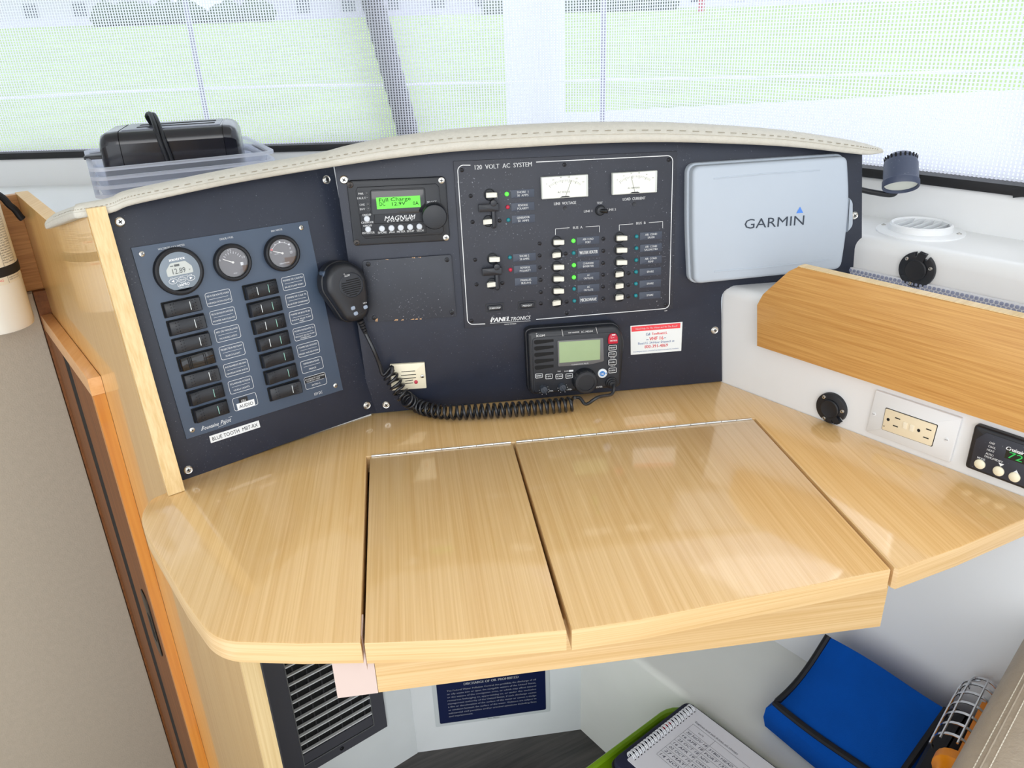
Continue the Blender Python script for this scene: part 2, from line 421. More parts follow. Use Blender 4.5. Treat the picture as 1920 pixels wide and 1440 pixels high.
# --- window: gasket frame, acrylic pane, mullion, woven sun screen
def pane_mat(name, tint, gloss):
    m = bpy.data.materials.new(name); m.use_nodes = True; nt = m.node_tree
    for n in list(nt.nodes): nt.nodes.remove(n)
    out = nt.nodes.new('ShaderNodeOutputMaterial'); tr = nt.nodes.new('ShaderNodeBsdfTransparent'); tr.inputs[0].default_value = lin(tint)
    g = nt.nodes.new('ShaderNodeBsdfGlossy'); g.inputs['Roughness'].default_value = 0.03
    ms = nt.nodes.new('ShaderNodeMixShader'); ms.inputs[0].default_value = gloss
    nt.links.new(tr.outputs[0], ms.inputs[1]); nt.links.new(g.outputs[0], ms.inputs[2]); nt.links.new(ms.outputs[0], out.inputs[0])
    return m
M_glass = pane_mat('acrylic', (246, 248, 250), 0.05)
M_gask = mat('gasket', (18, 18, 22), rough=0.5)
WPw = WP[:-1]
win = bpy.data.objects.new('window_1', None); COL.objects.link(win); win['kind'] = 'structure'
EW = V3((0.925, 1.072, 0))
WPw[-1] = EW
gl = along(WPw, 0.045, [(0, ZW+0.005), (0, 1.86), (0.004, 1.86), (0.004, ZW+0.005)]).obj('pane', M_glass, win)
gasket = along(WPw, 0.0, [(-0.002, ZW-0.004), (-0.004, ZW+0.004), (-0.002, ZW+0.011), (0.05, ZW+0.011), (0.05, ZW-0.004)])
# the gasket turns up at the aft end of the window
tE = (WPw[-1]-WPw[-2]).normalized(); nE = V3((-tE.y, tE.x, 0))
up_path = [EW-tE*0.02+UP*ZW]+[EW+UP*ZW+tE*(-0.004+0.03*math.sin(a))+UP*(0.034-0.03*math.cos(a)) for a in [i*PI/10 for i in range(6)]]+[EW+UP*1.9+tE*0.026]
fr = []
for i, p in enumerate(up_path):
    t = (up_path[min(i+1, len(up_path)-1)]-up_path[max(i-1, 0)]).normalized(); fr.append((p, nE, t.cross(nE)))
gasket.sweep(fr, [(-0.004, -0.007), (0.05, -0.007), (0.05, 0.007), (-0.004, 0.007)])
gasket.obj('frame', M_gask, win)
b = B(); b.sweep([(EW+tE*0.03-UP*0.0, tE, nE)]+[(EW+tE*0.03+UP*2.0, tE, nE)], [(0, 0), (0.5, 0), (0.5, 0.09), (0, 0.09)])
struct(b.obj('wall_right_2', M_white))
# woven screen just outside the pane: real threads of light fabric with gaps between them
def screen_mat():
    m = bpy.data.materials.new('sun_screen_weave'); m.use_nodes = True; nt = m.node_tree
    for n in list(nt.nodes): nt.nodes.remove(n)
    out = nt.nodes.new('ShaderNodeOutputMaterial')
    uv = nt.nodes.new('ShaderNodeUVMap'); sep = nt.nodes.new('ShaderNodeSeparateXYZ'); nt.links.new(uv.outputs[0], sep.inputs[0])
    def stripes(sock, k, lo, hi):
        a = nt.nodes.new('ShaderNodeMath'); a.operation = 'MULTIPLY'; a.inputs[1].default_value = k; nt.links.new(sock, a.inputs[0])
        s = nt.nodes.new('ShaderNodeMath'); s.operation = 'SINE'; nt.links.new(a.outputs[0], s.inputs[0])
        r = nt.nodes.new('ShaderNodeMapRange'); r.inputs[1].default_value = lo; r.inputs[2].default_value = hi; nt.links.new(s.outputs[0], r.inputs[0]); return r.outputs[0]
    a = stripes(sep.outputs[0], 2*PI/0.0066, -0.55, 0.25); c = stripes(sep.outputs[1], 2*PI/0.0058, 0.1, 0.8)
    mx = nt.nodes.new('ShaderNodeMath'); mx.operation = 'MAXIMUM'; nt.links.new(a, mx.inputs[0]); nt.links.new(c, mx.inputs[1])
    tr = nt.nodes.new('ShaderNodeBsdfTransparent')
    df = nt.nodes.new('ShaderNodeBsdfDiffuse'); df.inputs[0].default_value = lin((226, 226, 236))
    tl = nt.nodes.new('ShaderNodeBsdfTranslucent'); tl.inputs[0].default_value = lin((228, 228, 240))
    th = nt.nodes.new('ShaderNodeMixShader'); th.inputs[0].default_value = 0.72; nt.links.new(df.outputs[0], th.inputs[1]); nt.links.new(tl.outputs[0], th.inputs[2])
    ms = nt.nodes.new('ShaderNodeMixShader'); nt.links.new(mx.outputs[0], ms.inputs[0]); nt.links.new(tr.outputs[0], ms.inputs[1]); nt.links.new(th.outputs[0], ms.inputs[2])
    nt.links.new(ms.outputs[0], out.inputs[0]); return m
M_screen = screen_mat()
me = bpy.data.meshes.new('sun_screen'); vs = []; uvs = []; acc = 0; prev = None
scr = []
for i, p in enumerate(WPw):
    t = (WPw[min(i+1, len(WPw)-1)]-WPw[max(i-1, 0)]).normalized(); scr.append(p+V3((-t.y, t.x, 0))*0.030)
scr = catmull(scr, 6)
for p in scr:
    if prev is not None: acc += (p-prev).length
    prev = p; vs += [(p.x, p.y, ZW), (p.x, p.y, 1.88)]; uvs += [(acc, ZW), (acc, 1.88)]
fs = [(2*i, 2*i+2, 2*i+3, 2*i+1) for i in range(len(scr)-1)]
me.from_pydata(vs, [], fs); ul = me.uv_layers.new(name='UVMap')
for l in me.loops: ul.data[l.index].uv = uvs[l.vertex_index]
me.materials.append(M_screen); so = bpy.data.objects.new('sun_screen', me); COL.objects.link(so); so.parent = win; so['label'] = 'pale woven mesh sun screen'
# mullion: dark bar between the two panes, leaning a little
PWf = Plane((-0.25, 2.022, 1.05), (0.7400, -0.143, 0), UP); PWf2 = Plane(PWf.p-PWf.n*0.06, PWf.u, PWf.v)
q = [PWf2.uv(*p) for p in ((748, 262), (785, 262), (708, -30), (668, -30))]
k = 2.4
q[2] = (q[1][0]+(q[2][0]-q[1][0])*k, q[1][1]+(q[2][1]-q[1][1])*k); q[3] = (q[0][0]+(q[3][0]-q[0][0])*k, q[0][1]+(q[3][1]-q[0][1])*k)
b = B(); b.prism(q, -0.03, 0.0); b.move(PWf2.M()); b.obj('mullion', mat('mullion_grey', (52, 52, 62), rough=0.5), win)

# --- outside: grassy bank, far buildings, the boat's own rails and mast
M_grass = mat('lawn', (150, 176, 104), rough=0.9, noise=0.25, nscale=0.5)
me = bpy.data.meshes.new('lawn'); L0 = (-1.6, 2.1)
me.from_pydata([(-160, 5, -1.6), (160, 5, -1.6), (160, 95, 1.6), (-160, 95, 3.3)], [], [(0, 1, 2, 3)]); me.materials.append(M_grass)
lw = bpy.data.objects.new('lawn', me); COL.objects.link(lw); struct(lw)
def building(x, y, wd, dp, h, zb, rgb, label, nw):
    t = wthing('building', label, 'building', (x, y, zb))
    b = B(); b.box(x-wd/2, x+wd/2, y, y+dp, zb, zb+h); wpart(b, 'wall', mat('render_%d_%d' % (rgb[0], rgb[2]), rgb, rough=0.8), t)
    b = B(); b.sweep([((x-wd/2-0.4, y+dp/2, zb+h), (0, 1, 0), (0, 0, 1)), ((x+wd/2+0.4, y+dp/2, zb+h), (0, 1, 0), (0, 0, 1))], [(-dp/2-0.5, 0), (dp/2+0.5, 0), (0, h*0.35)])
    wpart(b, 'roof', mat('roof_grey', (120, 118, 128), rough=0.7), t)
    for i in range(nw):
        xx = x-wd/2+wd*(i+0.5)/nw
        b = B(); b.box(xx-0.7, xx+0.7, y-0.06, y, zb+1.0, zb+2.3); wpart(b, 'window', mat('far_glass', (70, 76, 90), rough=0.2), t)
building(-42, 97, 34, 10, 4.2, 2.6, (196, 192, 204), 'long pale building beyond the lawn at the far left', 7)
building(-2, 99, 30, 9, 4.0, 2.2, (176, 172, 188), 'mauve grey building beyond the lawn behind the window bar', 6)
building(46, 98, 26, 9, 4.0, 1.8, (200, 200, 210), 'pale building beyond the lawn on the right', 5)
M_hedge = mat('hedge_green', (62, 84, 56), rough=0.9, noise=0.4, nscale=1.5)
def hedge(x, y, zb, wd, h, label):
    b = B(); r = random.Random(int(x*10))
    for i in range(int(wd*2)):
        xx = x-wd/2+r.random()*wd; rad = h*(0.35+0.25*r.random())
        b.lathe([(0.01, 0), (rad*0.8, rad*0.3), (rad, rad*0.8), (rad*0.7, rad*1.4), (0.05, rad*1.75)], xx, y+r.random()*2-1, n=7)
    for v in b.v: v.z += zb
    o = b.obj('hedge', M_hedge); tag(o, label, 'hedge')
hedge(-20, 93, 2.2, 18, 2.6, 'dark hedge in front of the far left building'); hedge(21, 93, 1.7, 20, 2.8, 'dark hedge beyond the lawn right of the mast')
b = B(); b.cyl(0, 0, 0.35, 0, 3.2, 0.1, 12); o = b.obj('bollard', mat('red_paint', (206, 70, 84), rough=0.5)); o.location = (31, 84, 1.2); tag(o, 'red post standing on the far edge of the lawn', 'post')
M_rail = mat('rail_steel', (150, 146, 168), rough=0.3, metal=0.6)
def seg_at(px, py, dist):
    d = ray(px, py); h = math.hypot(d.x, d.y); return CAM+d*(dist/h)
for (px, lab) in (((352, 20, 384, 205), 'left stanchion of the lifeline outside the window'), ((1134, 20, 1130, 170), 'right stanchion of the lifeline outside the window')):
    p = seg_at(px[2], px[3], 4.2)
    b = B(); b.lathe([(0.030, -0.9), (0.030, -0.87), (0.0135, -0.86), (0.0135, 0.75), (0.018, 0.76), (0.016, 0.785), (0.004, 0.79)], 0, 0, n=12)
    o = b.obj('stanchion', M_rail); o.location = p; tag(o, lab, 'stanchion')
P = [seg_at(x, y, 4.2) for x, y in ((-300, 200), (0, 184), (384, 165), (640, 160), (960, 155), (1130, 150), (1500, 143), (2000, 128))]
b = B(); b.tube(catmull(P, 4), 0.006, 6); o = b.obj('lifeline', mat('white_line', (240, 240, 244), rough=0.6)); tag(o, 'thin white lifeline strung between the stanchions outside', 'lifeline')
mp = seg_at(1008, 420, 4.9)
b = B(); b.lathe([(0.20, -1.2), (0.185, -1.15), (0.17, -1.0), (0.17, 6.5)], 0, 0, n=24); o = b.obj('mast', mat('mast_paint', (232, 230, 238), rough=0.4)); o.location = mp; o.scale = (1, 1.3, 1)
tag(o, 'broad pale mast standing outside behind the window screen', 'mast')
M_deck = mat('deck_white', (186, 190, 198), rough=0.5, noise=0.03, nscale=5)
b = B(); b.prism([(0.7, 2.35), (6, 1.0), (6, 5.2), (1.0, 5.2)], -0.6, 0.78, 0.02); o = b.obj('trim_4', M_deck); struct(o)

# ================================================================== CHART TABLE
TH = 0.027
table = wthing('chart_table', 'honey oak chart table with two hinged lids in front of the black panels', 'table', (0.2, 0.85, ZD-0.1))
def D(px, py): q = DK.hit(px, py); return (q.x, q.y)
fr_left = [D(x, y) for x, y in ((676, 1205), (560, 1207), (424, 1203))]
left_edge = [D(x, y) for x, y in ((388, 1185), (345, 1125), (270, 995))]
outer = fr_left + left_edge + [D(262, 966), D(283, 934), D(314, 922)]
rad = [0, 0.0, 0.02, 0.02, 0, 0.02, 0.02, 0.03, 0]
outer = round_poly(outer, rad, 5)
_q1 = DK.hit(345, 903)+LN*0.016; _q2 = DK.hit(707, 773)
back = [(-0.345, 0.985), (_q1.x, _q1.y), (_q2.x-0.008, _q2.y+0.013), (PRp.x-0.001, Y0+0.013), (PRp.x-0.001, PRp.y)]
ea = PRp+RD*0.50
rt = [(ea.x, ea.y), D(1935, 968), D(1800, 1026), D(1686, 1068)]
xl, xm, xr = -0.0880, 0.1238, 0.4930
HY = 1.0085
poly = outer + back + rt + [(0.4968, 0.640), (0.4968, HY), (xl-0.0022, HY), (xl-0.0022+0.002, 0.63)]
poly[-1] = (xl-0.0005, D(676, 1205)[1]); poly.pop()
b = B(); b.prism(poly, ZD-TH, ZD, 0.0025)
wpart(b, 'desktop', M_desk, table, side=M_deskedge)
def lid(x0, x1, front, lab):
    pts = [(x0, HY-0.004)] + front + [(x1, HY-0.004)]
    b = B(); b.prism(pts, ZD-TH, ZD, 0.0015); L_ = wpart(b, 'lid', M_desk, table, label=lab, side=M_deskedge)
    h = B(); n = max(4, int((x1-x0)/0.024)); dx = (x1-x0-0.004)/n
    for i in range(n):
        a0 = x0+0.002+dx*i; h.tube([(a0+0.0004, HY-0.0015, ZD+0.0002), (a0+dx-0.0004, HY-0.0015, ZD+0.0002)], 0.0016, 8)
    h.box(x0+0.002, x1-0.002, HY-0.0048, HY-0.0032, ZD-0.001, ZD+0.0004)
    o = h.obj('hinge', M_steel, None, 'steel piano hinge'); o.parent = L_; o.matrix_parent_inverse = table.matrix_basis.inverted() @ table.matrix_basis
    o.matrix_parent_inverse = Matrix.Identity(4)
    return L_
lid(xl+0.0028, xm-0.0016, [D(683, 1206), D(870, 1199), D(1062, 1181)], 'narrow left lid')
lid(xm+0.0022, xr, [D(1072, 1181), D(1200, 1162), D(1400, 1122), D(1560, 1090), D(1670, 1067)], 'wide right lid')
b = B(); b.box(-0.078, 0.506, 0.655, 0.671, 0.652, ZD-TH-0.0005); wpart(b, 'apron', M_deskedge, table)
b = B(); b.box(-0.122, -0.0785, 0.655, 0.672, 0.6515, ZD-TH-0.0005); b.box(-0.0895, -0.0845, 0.640, 0.672, 0.70, ZD-0.003); wpart(b, 'end_block', mat('pale_pink_laminate', (216, 194, 184), rough=0.5), table, 'pale pinkish end piece of the apron')
b = B(); b.box(-0.10, 0.502, 0.672, 1.03, 0.652, 0.660); b.box(-0.10, -0.094, 0.672, 1.03, 0.66, ZD-TH-0.001); b.box(0.499, 0.505, 0.672, 1.03, 0.66, ZD-TH-0.001); b.box(-0.10, 0.505, 1.022, 1.03, 0.66, ZD-TH-0.001)
wpart(b, 'compartment', mat('dark_ply', (60, 44, 28), rough=0.8), table)

# ================================================================== BLACK INSTRUMENT BOARDS
def Lq(x, y, o=0): return PL.uv(x, y, o)
def Mq(x, y, o=0): return PM.uv(x, y, o)
def board(name, label, pl, pts, screws, th=0.012):
    t = thing(name, label, 'panel', pl.M())
    b = B(); b.prism(pts, -th, 0.0, 0.0008); b.obj('board', M_black, t)
    for (x, y) in screws: u, v = pl.uv(x, y); screw(t, u, v, 0, 0.0062)
    return t
ptsL = [Lq(195, 388), Lq(300, 366), Lq(410, 342), Lq(520, 322), Lq(624, 304), Lq(708, 772), Lq(530, 834), Lq(343, 902)]
board('instrument_board', 'angled black instrument board between the oak post and the wide board', PL, ptsL, [(225, 416), (612, 337), (688, 760), (353, 881)])
_bl = Mq(709, 774.5); _tl = Mq(627, 303)
ptsM = [(_bl[0]-0.012, _bl[1]), Mq(709, 774.5), Mq(1354, 715)] + round_poly([Mq(1353, 620), Mq(1352, 541), Mq(1470, 527)], [0, 0.022, 0], 6)[1:-1] + round_poly([Mq(1470, 529), Mq(1616, 516), Mq(1617, 282)], [0, 0.036, 0], 8)[0:] + [Mq(1500, 265), Mq(1400, 258), Mq(1250, 253), Mq(1100, 256), Mq(960, 264), Mq(850, 273), Mq(700, 292), (_tl[0]-0.001, _tl[1])]
board('instrument_board', 'wide black instrument board facing the table below the window', PM, ptsM, [(645, 337), (724, 759), (1340, 619), (1602, 404)])

# ================================================================== OAK CABINET SIDE, POST, JAMB, LEATHER PANEL
cab = wthing('side_cabinet', 'glossy oak cabinet side with a pale oak front post left of the panels', 'cabinet', (SDp.x, SDp.y, 0))
def sd(px, py): return PSD.uv(px, py)
sT = sd(160, 396); sTr = sd(97, 422); sB = sd(31, 365)
pf = [(0.195, -1.55), (0.195, -TH-0.001), (0.0, -TH-0.001), (0.002, 0.0005), (sT[0], sT[1]), (sTr[0], sTr[1]), (sB[0], sB[1]), (sB[0]-0.02, sB[1]), (sB[0]-0.02, -1.55)]
b = B(); b.prism(pf, -0.0215, 0); b.move(PSD.M()); wpart(b, 'side_panel', M_side, cab)
# pale solid strip along the upper front edge, square to the black board
e0 = PSD.pt(0.004, 0.0005, 0); e1 = PSD.pt(sT[0]+0.004, sT[1]+0.004, 0)
b = B(); dl = 0.0216
b.sweep([(e0, LD, -LN), (e1, LD, -LN)], [(0, 0), (dl, 0), (dl, 0.006), (0, 0.006)]); wpart(b, 'post', M_post, cab)
b = B(); b.prism([(sTr[0]+0.01, sTr[1]), (sB[0]-0.02, sB[1]), (sB[0]-0.02, sB[1]+0.0015), (sTr[0]+0.01, sTr[1]+0.0015)], -0.0215, 0); b.move(PSD.M()); wpart(b, 'top_edge', M_postm, cab)
e0 = PSD.pt(0.195, -ZD, 0); e1 = PSD.pt(0.195, -TH-0.002, 0)
b = B(); b.sweep([(e0, LD, -LN), (e1, LD, -LN)], [(-0.0005, 0), (0.0225, 0), (0.0225, 0.005), (-0.0005, 0.005)]); wpart(b, 'edge_strip', M_post, cab)

zc = PSD.hit(188, 703).z; A0 = level(zc).hit(165, 710)
PLF = Plane(A0, RD, UP)
thk = (A0-SDp).dot(RN)
s0 = (A0-SDp).dot(RD); sEnd = -0.735
sk0, sk1 = s0+PLF.uv(185.5, 900)[0], s0+PLF.uv(192, 900)[0]
jamb = wthing('door_jamb', 'orange cherry jamb with a peach cap against the cabinet side', 'door jamb', (A0.x, A0.y, 0))
def sbox(s_a, s_b, n0, n1, z0, z1, bev=0.0):
    b = B(); b.prism([(s_a, n0), (s_b, n0), (s_b, n1), (s_a, n1)], z0-ZD, z1-ZD, bev)
    b.move(Matrix(((RD.x, RN.x, 0, SDp.x), (RD.y, RN.y, 0, SDp.y), (0, 0, 1, SDp.z), (0, 0, 0, 1)))); return b
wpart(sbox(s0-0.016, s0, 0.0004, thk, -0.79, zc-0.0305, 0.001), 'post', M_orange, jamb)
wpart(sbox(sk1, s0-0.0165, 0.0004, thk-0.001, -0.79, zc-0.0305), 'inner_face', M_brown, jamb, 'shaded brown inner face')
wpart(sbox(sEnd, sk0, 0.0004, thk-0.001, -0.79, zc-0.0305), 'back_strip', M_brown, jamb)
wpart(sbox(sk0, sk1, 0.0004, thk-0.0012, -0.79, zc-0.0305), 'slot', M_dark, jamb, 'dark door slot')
wpart(sbox(sEnd, s0+0.001, 0.0004, thk+0.0015, zc-0.030, zc, 0.002), 'cap', M_cap, jamb)
sp = PLF.uv(268, 1110); sp2 = PLF.uv(285, 1195)
b = B(); v0, v1 = sp2[1], sp[1]; uc = -0.085
b.rrect(uc, (v0+v1)/2, 0.05, abs(v1-v0), 0.024, -0.001, 0.0012, 0.0005); st = b.move(PLF.M()); st = wpart(b, 'strike_plate', mat('dark_bronze', (44, 36, 30), rough=0.35, metal=0.7), jamb, 'dark latch strike plate')
b = B(); b.rrect(uc, (v0+v1)/2-0.01, 0.022, abs(v1-v0)*0.4, 0.003, -0.001, 0.0016); b.move(PLF.M()); wpart(b, 'latch_hole', M_dark, jamb)

# grey leather lined bulkhead under the oak board, with a brown strip closing it against the cabinet side
bq = V3(PSD.pt(sB[0], 0, 0.0)); PBD = Plane(bq, LD, UP); PLE = Plane(bq+PBD.n*0.012, LD, UP)
leU = PLE.uv(160, 875)[0]; lt = PLE.uv(46, 552)
b = B(); b.prism([(-0.86, -1.55), (leU, -1.55), (leU, lt[1]), (-0.86, lt[1])], -0.03, 0.0, 0.006)
lp = thing('upholstered_panel', 'grey beige leather lined bulkhead panel at the left below the extinguisher', 'panel', PLE.M()); b.obj('leather', M_panelleath, lp)
b = B(); b.prism([(leU+0.0003, -1.55), (0.0, -1.55), (0.0, lt[1]), (leU+0.0003, lt[1])], -0.03, -0.001); b.obj('edge_strip', M_brown, lp)
b = B(); b.prism([(-1.0, lt[1]+0.001), (0.0, lt[1]+0.001), (0.0, sB[1]), (-1.0, sB[1])], -0.018, 0.0, 0.001); b.move(PBD.M())
o = wpart(b, 'wood_board', M_board, None); tag(o, 'brown oak board behind the fire extinguisher', 'board')

# ================================================================== PADDED TRIM
cP = PL.hit(190, 403, 0.028)
tl_ = PSD.hit(86, 430, 0.016)
cS = SDp+RN*0.014+RD*((cP-SDp).dot(RD)-0.022); cS.z = cP.z-0.004
tp = [tl_, tl_.lerp(cS, 0.35), tl_.lerp(cS, 0.7), cS, cS.lerp(cP, 0.45)-LD*0.006+LN*-0.004, cP+LD*0.012]
tp += [PL.hit(x, y, 0.031) for x, y in ((240, 388), (294, 375.5), (424.6, 348), (550, 326))]
tp += [PM.hit(x, y, o) for x, y, o in ((640, 312, 0.044), (740, 298, 0.034), (850, 286, 0.031), (960, 279, 0.031), (1100, 271, 0.031), (1250, 268, 0.031), (1400, 272, 0.031), (1500, 278, 0.031), (1600, 289, 0.031), (1630, 291, 0.030), (1656, 287, 0.029))]
KD = [0.18, 0.26, 0.30, 0.30, 0.30, 0.34, 0.42, 0.50, 0.58, 0.64, 0.70, 0.72, 0.72, 0.72, 0.72, 0.72, 0.70, 0.66, 0.58, 0.48, 0.24]
KH = [0.34, 0.48, 0.46, 0.42, 0.44, 0.45, 0.45, 0.45, 0.45, 0.48, 0.60, 0.72, 0.77, 0.80, 0.76, 0.71, 0.64, 0.58, 0.50, 0.42, 0.16]
def lerp1(L_, x): i = min(int(x), len(L_)-2); return L_[i]+(L_[i+1]-L_[i])*(x-i)
def KB(i, n_): return lerp1(KH, (len(KH)-1)*i/(n_-1))
path = catmull(tp, 6)
base = [(0.0, 0.006), (0.004, 0.001), (0.012, 0), (0.045, 0.0), (0.058, 0.004), (0.064, 0.014), (0.062, 0.026), (0.052, 0.034), (0.034, 0.0375), (0.016, 0.0345), (0.005, 0.027), (-0.001, 0.0185), (0.0010, 0.0170), (-0.001, 0.0150)]
fr = []; prs = []
N = len(path)
for i, p in enumerate(path):
    t = path[min(i+1, N-1)]-path[max(i-1, 0)]; t.z = 0; t.normalize(); a = V3((-t.y, t.x, 0))
    k = lerp1(KD, i/6); kb = KB(i, N)
    fr.append((p, a, UP)); prs.append([(x*k, y*kb) for x, y in base])
trim = wthing('padded_trim', 'beige stitched leather padding along the arched top of the black boards', 'trim', path[len(path)//2])
b = B(); b.sweep(fr, prs); wpart(b, 'pad', M_leath, trim, ang=1.0)
b = B()
dense = catmull(tp, 26)
for off_b, sk in ((0.0245, 2),):
    for i in range(30, len(dense)-14, sk*2):
        p, q = dense[i], dense[min(i+sk, len(dense)-1)]
        t = (q-p); t.z = 0; t.normalize(); a = V3((-t.y, t.x, 0))
        ob = off_b*KB(i, len(dense)); b.tube([p+UP*ob+a*(0.0012 if off_b > 0.02 else -0.0002), q+UP*ob+a*(0.0012 if off_b > 0.02 else -0.0002)], 0.0006, 4)
o = wpart(b, 'stitching', M_threadd, trim); o['kind'] = 'stuff'

# ================================================================== OAK FIDDLE BOARD on the right wall, mat, vents
fb = thing('fiddle_board', 'long oak fiddle board with a chamfered end on the white right wall', 'board', PR.M())
FO = 0.018
pts = [PR.uv(x, y, FO) for x, y in ((1419, 648), (1419, 572), (1430, 552), (1478, 509), (1496, 500.5))]
pts += [(1.25, pts[-1][1]), (1.25, pts[0][1])]
pts[0] = (pts[0][0], 0.0905); pts[-1] = (1.25, 0.0905)
b = B(); b.prism(pts, 0.0008, FO, 0.001); b.obj('plank', M_fid, fb)
b = B(); b.prism([(pts[4][0], pts[4][1]+0.0002), (1.25, pts[4][1]+0.0002), (1.25, pts[4][1]+0.0012), (pts[4][0], pts[4][1]+0.0012)], 0.001, FO); b.obj('edge_strip', M_post, fb, 'pale top edging')
PLG = Plane(PRp-UP*(ZD-ledge), RD, -RN)
mt = thing('grip_mat', 'open weave grey grip mat on the ledge behind the oak board', 'mat', PLG.M())
# the mat climbs against the upper wall, so a strip of its weave shows over the board
M_matw = mat('mat_grey', (196, 200, 216), rough=0.8)
PMT = Plane(PR2.pt(0, 0, 0.004), RD, UP)
mt.matrix_world = PMT.M()
v_lo, v_hi = ledge-PR2.p.z+0.001, PR2.uv(1700, 524, 0.004)[1]
b = B(); b.prism([(-0.02, v_lo), (1.3, v_lo), (1.3, v_hi), (-0.02, v_hi)], -0.003, 0.0005); b.obj('backing', mat('mat_white', (226, 228, 234), rough=0.8), mt)
b = B(); pit = 0.0068; nv = int((v_hi-v_lo)/pit)
for i in range(int(0.62/pit)):
    for j in range(nv):
        b.rrect(-0.015+i*pit+(pit/2 if j % 2 else 0), v_hi-0.0046-j*pit*0.86, 0.0048, 0.0050, 0.0015, 0.0, 0.0022, 0.0007, n=2)
o = b.obj('weave', mat('mat_blue_grey', (142, 148, 172), rough=0.8), mt); o['kind'] = 'stuff'

def socket_cap(pl, px, py, rad, notch, label):
    t = thing('power_socket', label, 'socket', pl.at(px, py).M())
    b = B(); pts = []
    n = 40; na = notch; hw = 0.40
    for i in range(n):
        a = na+hw+(2*PI-2*hw)*i/(n-1); pts.append((rad*math.cos(a), rad*math.sin(a)))
    for rr_, aa in ((rad*0.78, na-hw*1.1), (rad*0.78, na+hw*1.1)): pts.append((rr_*math.cos(aa), rr_*math.sin(aa)))
    b.prism(pts, 0.0, 0.006, 0.0015); b.obj('flange', M_plast, t)
    b = B(); b.lathe([(rad*0.60, 0.003), (rad*0.60, 0.0085), (rad*0.54, 0.0098), (rad*0.45, 0.0092), (rad*0.02, 0.0088)], n=28)
    b.line((0, 0), (rad*0.98*math.cos(na), rad*0.98*math.sin(na)), rad*0.42, 0.0085)
    b.obj('flap', M_rubber, t)
    b = B(); b.line((rad*0.75*math.cos(na), rad*0.75*math.sin(na)), (rad*1.06*math.cos(na), rad*1.06*math.sin(na)), rad*0.30, 0.0055); b.prism([(rad*math.cos(na+s_)*q_, rad*math.sin(na+s_)*q_) for s_, q_ in ((-0.2, 0.7), (-0.2, 1.04), (0.2, 1.04), (0.2, 0.7))], 0.0, 0.007, 0.001); b.obj('tab', M_plast, t)
    for k in range(3):
        a = na+PI/3+k*2*PI/3; screw(t, rad*0.80*math.cos(a), rad*0.80*math.sin(a), 0.006, 0.0031)
    return t
socket_cap(PR2, 1721, 505, 0.0275, 1.35, 'round black socket cap on the upper right wall below the air vent')
socket_cap(PR, 1561, 764, 0.0240, -0.9, 'round black socket cap on the right wall beside the cream outlet')

pv = level(ZS); vc = pv.hit(1725, 434)
av = thing('air_vent', 'round white louvred air vent on the right shelf', 'vent', Matrix.Translation(vc) @ Matrix.Rotation(-PI/3, 4, 'Z'))
M_vent = mat('vent_white', (236, 238, 240), rough=0.35)
b = B(); b.lathe([(0.066, 0), (0.066, 0.002), (0.062, 0.0035), (0.047, 0.004)], n=40, cap1=True); b.obj('flange', M_vent, av)
b = B(); b.lathe([(0.048, 0.003), (0.047, 0.012), (0.044, 0.0145), (0.041, 0.012), (0.041, 0.0045)], n=40, cap0=False, cap1=False); b.obj('rim', M_vent, av)
b = B(); b.cyl(0, 0, 0.041, 0.004, 0.0046, 0, 30); b.obj('throat', mat('vent_throat', (236, 238, 240), rough=0.6), av)  # throat disc in the same white as the flange
for i in range(5):
    x = -0.028+0.014*i; hl = math.sqrt(max(0, 0.0408**2-x*x))
    b = B(); b.sweep([((x, -hl, 0.0085), (1, 0, 0), (0, 0, 1)), ((x, hl, 0.0085), (1, 0, 0), (0, 0, 1))], [(-0.0030, -0.004), (-0.0018, -0.004), (0.0030, 0.0045), (0.0018, 0.0045)]); b.obj('louvre', M_vent, av)
for a in (0.2, PI+0.2): screw(av, 0.057*math.cos(a), 0.057*math.sin(a), 0.003, 0.0040)

# ================================================================== DC SWITCH PANEL (angled board)
z3 = zm(290, 520, 430/1629); z2 = zm(230, 400, 430/1920)
TP = 0.003
dc = PL.at(*z3(760, 560))
dct = thing('switch_panel', 'slate grey panel of rocker switches on the angled black board', 'switch panel', dc.M())
def q(x, y, z=z3, o=TP): return dc.uv(*z(x, y), o)
cs = [dc.uv(244.5, 464.5), dc.uv(575.7, 413.5), dc.uv(641.9, 730.4), dc.uv(348.6, 822.8)]
b = B(); b.prism(cs, 0.0005, TP, 0.0006); b.obj('face_plate', M_slate_sheen, dct)
for p in ((160, 340), (1495, 120)): u, v = q(*p, z2); screw(dct, u, v, TP, 0.0037, M_steel, False)
for p in ((266, 1083), (1283, 768)): u, v = q(*p); screw(dct, u, v, TP, 0.0037, M_steel, False)
